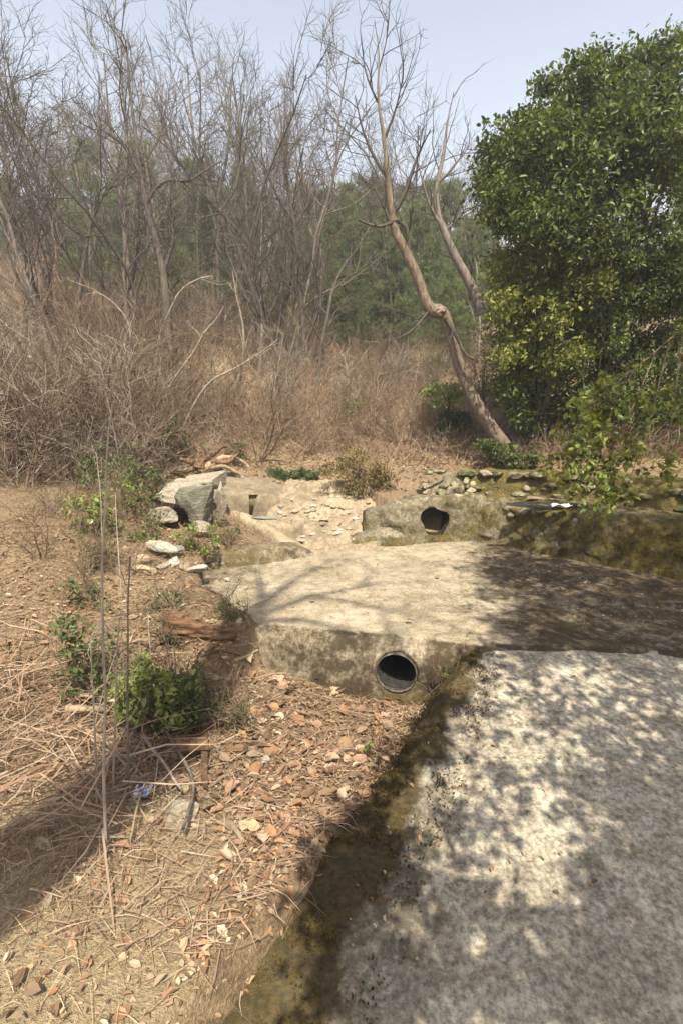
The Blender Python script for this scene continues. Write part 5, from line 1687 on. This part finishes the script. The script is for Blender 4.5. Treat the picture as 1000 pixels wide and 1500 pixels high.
# crumpled blue and white litter
q = hit(206, 1166)
g = np.linspace(-1, 1, 12); Xs, Ys = np.meshgrid(g, g, indexing='ij')
fl = np.stack([Xs.ravel(), Ys.ravel(), 0 * Xs.ravel()], 1)
zz = (fbm(fl, 2.5, 3, 77) * .03 + .025).reshape(Xs.shape)
mb = MB(); mb.grid(np.stack([Xs * .035 + zz * .3, Ys * .03, zz], -1))
tag(link('plastic_scrap', mb.mesh('plastic_scrap', M['bluewhite']), None, q), 'crumpled blue and white wrapper in the twigs at lower left', 'litter')

# stump with torn roots above the boulder
base = hit(302, 690)
st = thing('stump', 'torn reddish stump with splayed dead roots above the culvert', 'stump', base)
log_piece('stump_block', None, None, gy(292, 684, 6.75) - base, gy(297, 658, 6.8) - base, .085, 'rotten', 12, 16, .45, (1.1, .6), st)
rng = np.random.default_rng(81)
for i, pp in enumerate([[(296, 682), (318, 676), (335, 668), (342, 664)], [(300, 684), (325, 682), (345, 690), (356, 700)], [(290, 680), (276, 678), (264, 672)], [(298, 672), (316, 660), (330, 655)], [(302, 686), (330, 668), (352, 672), (362, 684)], [(296, 664), (288, 655), (284, 650)], [(305, 684), (325, 690), (332, 700)], [(288, 684), (270, 690), (255, 688)], [(310, 676), (335, 678), (348, 664)]]):
    p = smooth_path(path3(pp, 6.75, 6.85 + .1 * rng.normal()), 16, 2)
    p = p + np.stack([fbm(p, 7, 2, 90 + i + k) for k in range(3)], 1) * .03
    mb = MB(); mb.tube(p, np.linspace(.048, .022, 16) * (1 + .5 * fbm(p, 16, 2, i)), 8)
    link('root', mb.mesh('root', M['deadwood' if i % 3 == 1 else 'rotten'], base=base), st)
# fallen grey branches on the slope
for i, (pp, lab) in enumerate([([(270, 625), (300, 612), (330, 604), (350, 600)], 'grey dead branch lying on the slope above the stump'), ([(285, 640), (315, 622), (345, 625), (362, 632)], 'grey dead branch sagging below the first on the slope'),
                               ([(262, 610), (275, 590), (290, 578)], 'dark dead branch propped at the foot of the thicket'), ([(310, 645), (330, 632), (352, 640)], 'short dead branch nearest the stump roots')]):
    stick(lab, pp, [.05, .14, .12, .05][:len(pp)], .022, .012, 'bark_grey', 'dead_branch', 60 + i, 7)

# ------------------------------------------------------------------ leaf litter, straw
rng = np.random.default_rng(91)


def ground_leaves(x, y, size, rng, lift=.008):
    fold = rng.uniform(.05, .6, (len(x), 1))
    z = H(x, y) + lift + rng.random(len(x)) * .012
    mb = MB(); mb.leaves(np.stack([x, y, z], 1), size, rng, .5, 1.6, 0, fold, flat=True)
    return mb


N = 34000
x = rng.uniform(-2.0, .95, N); y = rng.uniform(.7, 3.4, N)
f = (.95 * sm(-1.25, -.45, x) + .25) * np.clip(.75 + 1.2 * fbm(np.stack([x, y, 0 * x], 1), 3.0, 3, 88), .2, 1)
f = f * np.where((y < 1.95) & (x < -.45), .25, 1.0)
k_ = (rng.random(N) < f) & (x < np.where(y < 2.95, foot_x(y) + .10 + .05 * rng.normal(size=N), .55)) & (y < np.interp(x, [-2, -.58, .8], [3.05, 3.28, 2.93]))
x, y = x[k_], y[k_]
mb = ground_leaves(x, y, np.exp(rng.normal(-3.85, .45, len(x))), rng)
tag(link('leaf_litter', mb.mesh('leaf_litter', M['dead_leaf'], False)), 'brown dead leaves carpeting the hollow', 'leaves', kind='stuff')
N = 70000
y = 3.3 + 14 * rng.random(N) ** 1.6; px = rng.uniform(-100, 1100, N)
x = (px - 500) / FPX / CP * y
k_ = (y > np.interp(x, HX, HY) - .05) | ((x < -1.15) & (y > 3.3)) | ((x < -.5) & (y > 5.0) & (y < 6.1) & (x + y < 4.6))
k_ &= rng.random(N) < np.where(y < 6.4, .30, .85)
x, y = x[k_], y[k_]
mb = ground_leaves(x, y, rng.uniform(.02, .06, len(x)) * np.where(y < 6.4, .5, 1), rng, .012)
tag(link('hill_leaf_litter', mb.mesh('hill_leaf_litter', M['dead_leaf'], False)), 'dry leaves scattered over the slope and bank', 'leaves', kind='stuff')
# larger single leaves
LM = []
for i in range(5):
    mb = MB(); r_ = np.random.default_rng(900 + i)
    tt_ = np.linspace(0, 1, 9)
    wd = np.sin(math.pi * tt_ ** .85) ** .75 * (.30 + .06 * i % .14) * (1 + (.25 * np.abs(np.sin(tt_ * math.pi * 4)) if i % 2 else 0)) + .012
    G_ = np.zeros((9, 5, 3))
    for q in range(9):
        for w_ in range(5):
            u_ = (w_ - 2) / 2
            G_[q, w_] = (tt_[q] - .5, u_ * wd[q], (.55 * (i - 1.5) / 2) * (tt_[q] - .5) ** 2 + (.5 - .12 * i) * wd[q] * abs(u_) ** 1.5 + .03 * r_.normal())
    mb.grid(G_)
    mb.tube(np.array([[-.5, 0, G_[0, 2, 2]], [-.65, .02, .02], [-.78, .06, .0]]), .012, 4)
    LM.append(mb.mesh('fallen_leaf', M['dead_leaf'], True))
n = 0
for i in range(400):
    if n >= 110: break
    px, py = rng.uniform(300, 610), rng.uniform(960, 1240)
    q = hit(px, py)
    if q[0] > foot_x(q[1]) + .02 or q[1] > 3.25 or q[2] > .3: continue
    o = link('fallen_leaf', LM[n % 5], None, q + [0, 0, .03])
    o.rotation_euler = (rng.normal() * .3, rng.normal() * .3, rng.uniform(0, 6.3))
    s = rng.uniform(.045, .095); o.scale = (s, s, s)
    tag(o, 'larger curled brown leaf on top of the leaf litter in the hollow', 'leaf', 'larger leaves on the litter')
    n += 1
for i, (px, py, lab) in enumerate([(600, 908, 'lone reddish leaf on the slab above the pipe'), (458, 878, 'small brown leaf on the slab left of the green sprig'), (640, 845, 'brown leaf on the pale middle of the slab')]):
    o = link('fallen_leaf', LM[i], None, gz(px, py, .40)); o.scale = (.05,) * 3; o.rotation_euler = (.1, .2, i)
    tag(o, lab, 'leaf')
# straw and dead vines, lower left
N = 5500
x = rng.uniform(-2.6, -.45, N); y = rng.uniform(.5, 2.75, N)
k_ = rng.random(N) < np.where(y < 1.95, 1.0, np.where(x < -.85, .6, .08))
x, y = x[k_], y[k_]; n = len(x)
p0 = np.stack([x, y, H(x, y) + .004], 1)
a = rng.uniform(0, 6.3, n); el = rng.uniform(.02, .4, n)
L = rng.uniform(.04, .17, (n, 1))
e = np.stack([np.cos(a) * np.cos(el), np.sin(a) * np.cos(el), np.sin(el)], 1)
mb = MB(); mb.blades(p0, p0 + e * L * .5 + [0, 0, .012], p0 + e * L - np.stack([0 * a, 0 * a, np.sin(el) * L[:, 0] * .7], 1), rng.uniform(.001, .0026, n))
tag(link('dry_grass', mb.mesh('dry_grass', M['straw'], False)), 'flattened straw and dead vines at the lower left', 'grass', kind='stuff')
# dead twigs tangled in the hollow at far left
N = 1500
x = rng.uniform(-2.4, -.75, N); y = rng.uniform(1.5, 3.0, N)
p0 = np.stack([x, y, H(x, y) + .01 + rng.random(N) * .12], 1)
a = rng.uniform(0, 6.3, N); e = np.stack([np.cos(a), np.sin(a), rng.normal(size=N) * .3], 1); L = rng.uniform(.12, .5, (N, 1))
mb = MB(); mb.blades(p0, p0 + e * L * .5 + rng.normal(size=(N, 3)) * .02, p0 + e * L, rng.uniform(.003, .008, N))
tag(link('dead_twigs', mb.mesh('dead_twigs', M['brush'], False)), 'tangle of dead twigs in the hollow at far left', 'twigs', kind='stuff')
# moss cushions on the apron's flank
ii, jj = rng.integers(30, P_ap.shape[0], 16000), rng.integers(4, 33, 16000)
c = P_ap[ii, jj] + rng.normal(size=(16000, 3)) * [.02, .02, .002]
c = c[fbm(c, 9, 3, 19) > -.05]
mb = MB(); mb.leaves(c, rng.uniform(.006, .02, len(c)), rng, .5, 0, -.9, .3, six=False)
tag(link('moss', mb.mesh('moss', M['moss'], False)), 'moss cushions along the left edge of the pavement', 'moss', kind='stuff')
# grit and leaf crumbs on the concrete
N = 2600
x = np.concatenate([rng.uniform(.0, 3.2, N // 2), rng.uniform(-1.0, 2.6, N // 2)]); y = np.concatenate([rng.uniform(.8, 2.85, N // 2), rng.uniform(3.2, 5.4, N // 2)])
k_ = np.where(y < 2.9, (x > edge_x(y) + .0) & (rng.random(N) < np.exp(-(x - edge_x(y)) * 2.2) + .06), (rng.random(N) < .12 + .75 * sm(1.0, 1.9, x)) & (x + y < 7.1))
x, y = x[k_], y[k_]
z = np.where(y < 2.9, apron_z(y) + .012, .372 + .018 * (y - 3.0) + .012)
mb = MB(); mb.leaves(np.stack([x, y, z], 1), rng.uniform(.008, .028, len(x)), rng, .6, 2.2, 0, .35, flat=True)
tag(link('leaf_crumbs', mb.mesh('leaf_crumbs', M['dead_leaf'], False)), 'leaf crumbs and grit scattered on the concrete', 'leaves', kind='stuff')
# crumbs of leaf, bark and soil on the left bank
N = 9000
x = rng.uniform(-3.2, -.45, N); y = rng.uniform(2.8, 6.2, N)
k_ = (x < np.interp(y, [2.8, 3.3, 3.9, 4.75, 5.2, 6.2], [-.7, -.6, -1.1, -1.25, -.5, -1.4])) & (rng.random(N) < .75)
x, y = x[k_], y[k_]
mb = ground_leaves(x, y, np.exp(rng.normal(-3.9, .45, len(x))), rng, .004)
tag(link('bank_litter', mb.mesh('bank_litter', M['dead_leaf'], False)), 'crumbled leaves and bark on the left bank', 'leaves', kind='stuff')
n = len(x) // 3; x, y = x[:n], y[:n]
p0 = np.stack([x, y, H(x, y) + .01 + rng.random(n) * .02], 1)
a = rng.uniform(0, 6.3, n); e = np.stack([np.cos(a), np.sin(a), rng.normal(size=n) * .15], 1); L = rng.uniform(.05, .25, (n, 1))
mb = MB(); mb.blades(p0, p0 + e * L * .5 + rng.normal(size=(n, 3)) * .01, p0 + e * L, rng.uniform(.002, .006, n))
tag(link('bank_twigs', mb.mesh('bank_twigs', M['brush'], False)), 'fine twigs strewn on the left bank', 'twigs', kind='stuff')
# fine twiglets and crumbs on soil and litter
N = 9000
x = rng.uniform(-1.9, .7, N); y = rng.uniform(1.2, 3.3, N)
k_ = (x < foot_x(y) + .12) & (y < np.interp(x, [-2, -.58, .8], [3.05, 3.28, 2.93]))
x, y = x[k_], y[k_]; n = len(x)
p0 = np.stack([x, y, H(x, y) + .018 + rng.random(n) * .015], 1)
a = rng.uniform(0, 6.3, n); e = np.stack([np.cos(a), np.sin(a), rng.normal(size=n) * .08], 1); L = rng.uniform(.04, .16, (n, 1))
mb = MB(); mb.blades(p0, p0 + e * L * .5 + rng.normal(size=(n, 3)) * .006, p0 + e * L, rng.uniform(.002, .005, n))
tag(link('twig_litter', mb.mesh('twig_litter', M['brush'], False)), 'fine twigs scattered through the leaf litter', 'twigs', kind='stuff')

# ------------------------------------------------------------------ the hazy air
bx0, bx1 = np.array([-120, -40, -4.0]), np.array([125, 140, 27.0])
V = np.array([[a, b, c] for a in (bx0[0], bx1[0]) for b in (bx0[1], bx1[1]) for c in (bx0[2], bx1[2])])
mb = MB(); mb.add(V, np.array([[0, 1, 3, 2], [4, 6, 7, 5], [0, 4, 5, 1], [2, 3, 7, 6], [0, 2, 6, 4], [1, 5, 7, 3]]))
hz = bpy.data.materials.new('haze'); hz.use_nodes = True
nt = hz.node_tree; nt.nodes.clear()
pv = nt.nodes.new('ShaderNodeVolumePrincipled')
pv.inputs['Color'].default_value = (.93, .95, 1, 1)
pv.inputs['Density'].default_value = .0038
pv.inputs['Anisotropy'].default_value = .2
ho = nt.nodes.new('ShaderNodeOutputMaterial')
nt.links.new(pv.outputs[0], ho.inputs['Volume'])
tag(link('haze', mb.mesh('haze', hz, False)), 'thin spring haze in the air', 'haze', kind='stuff')
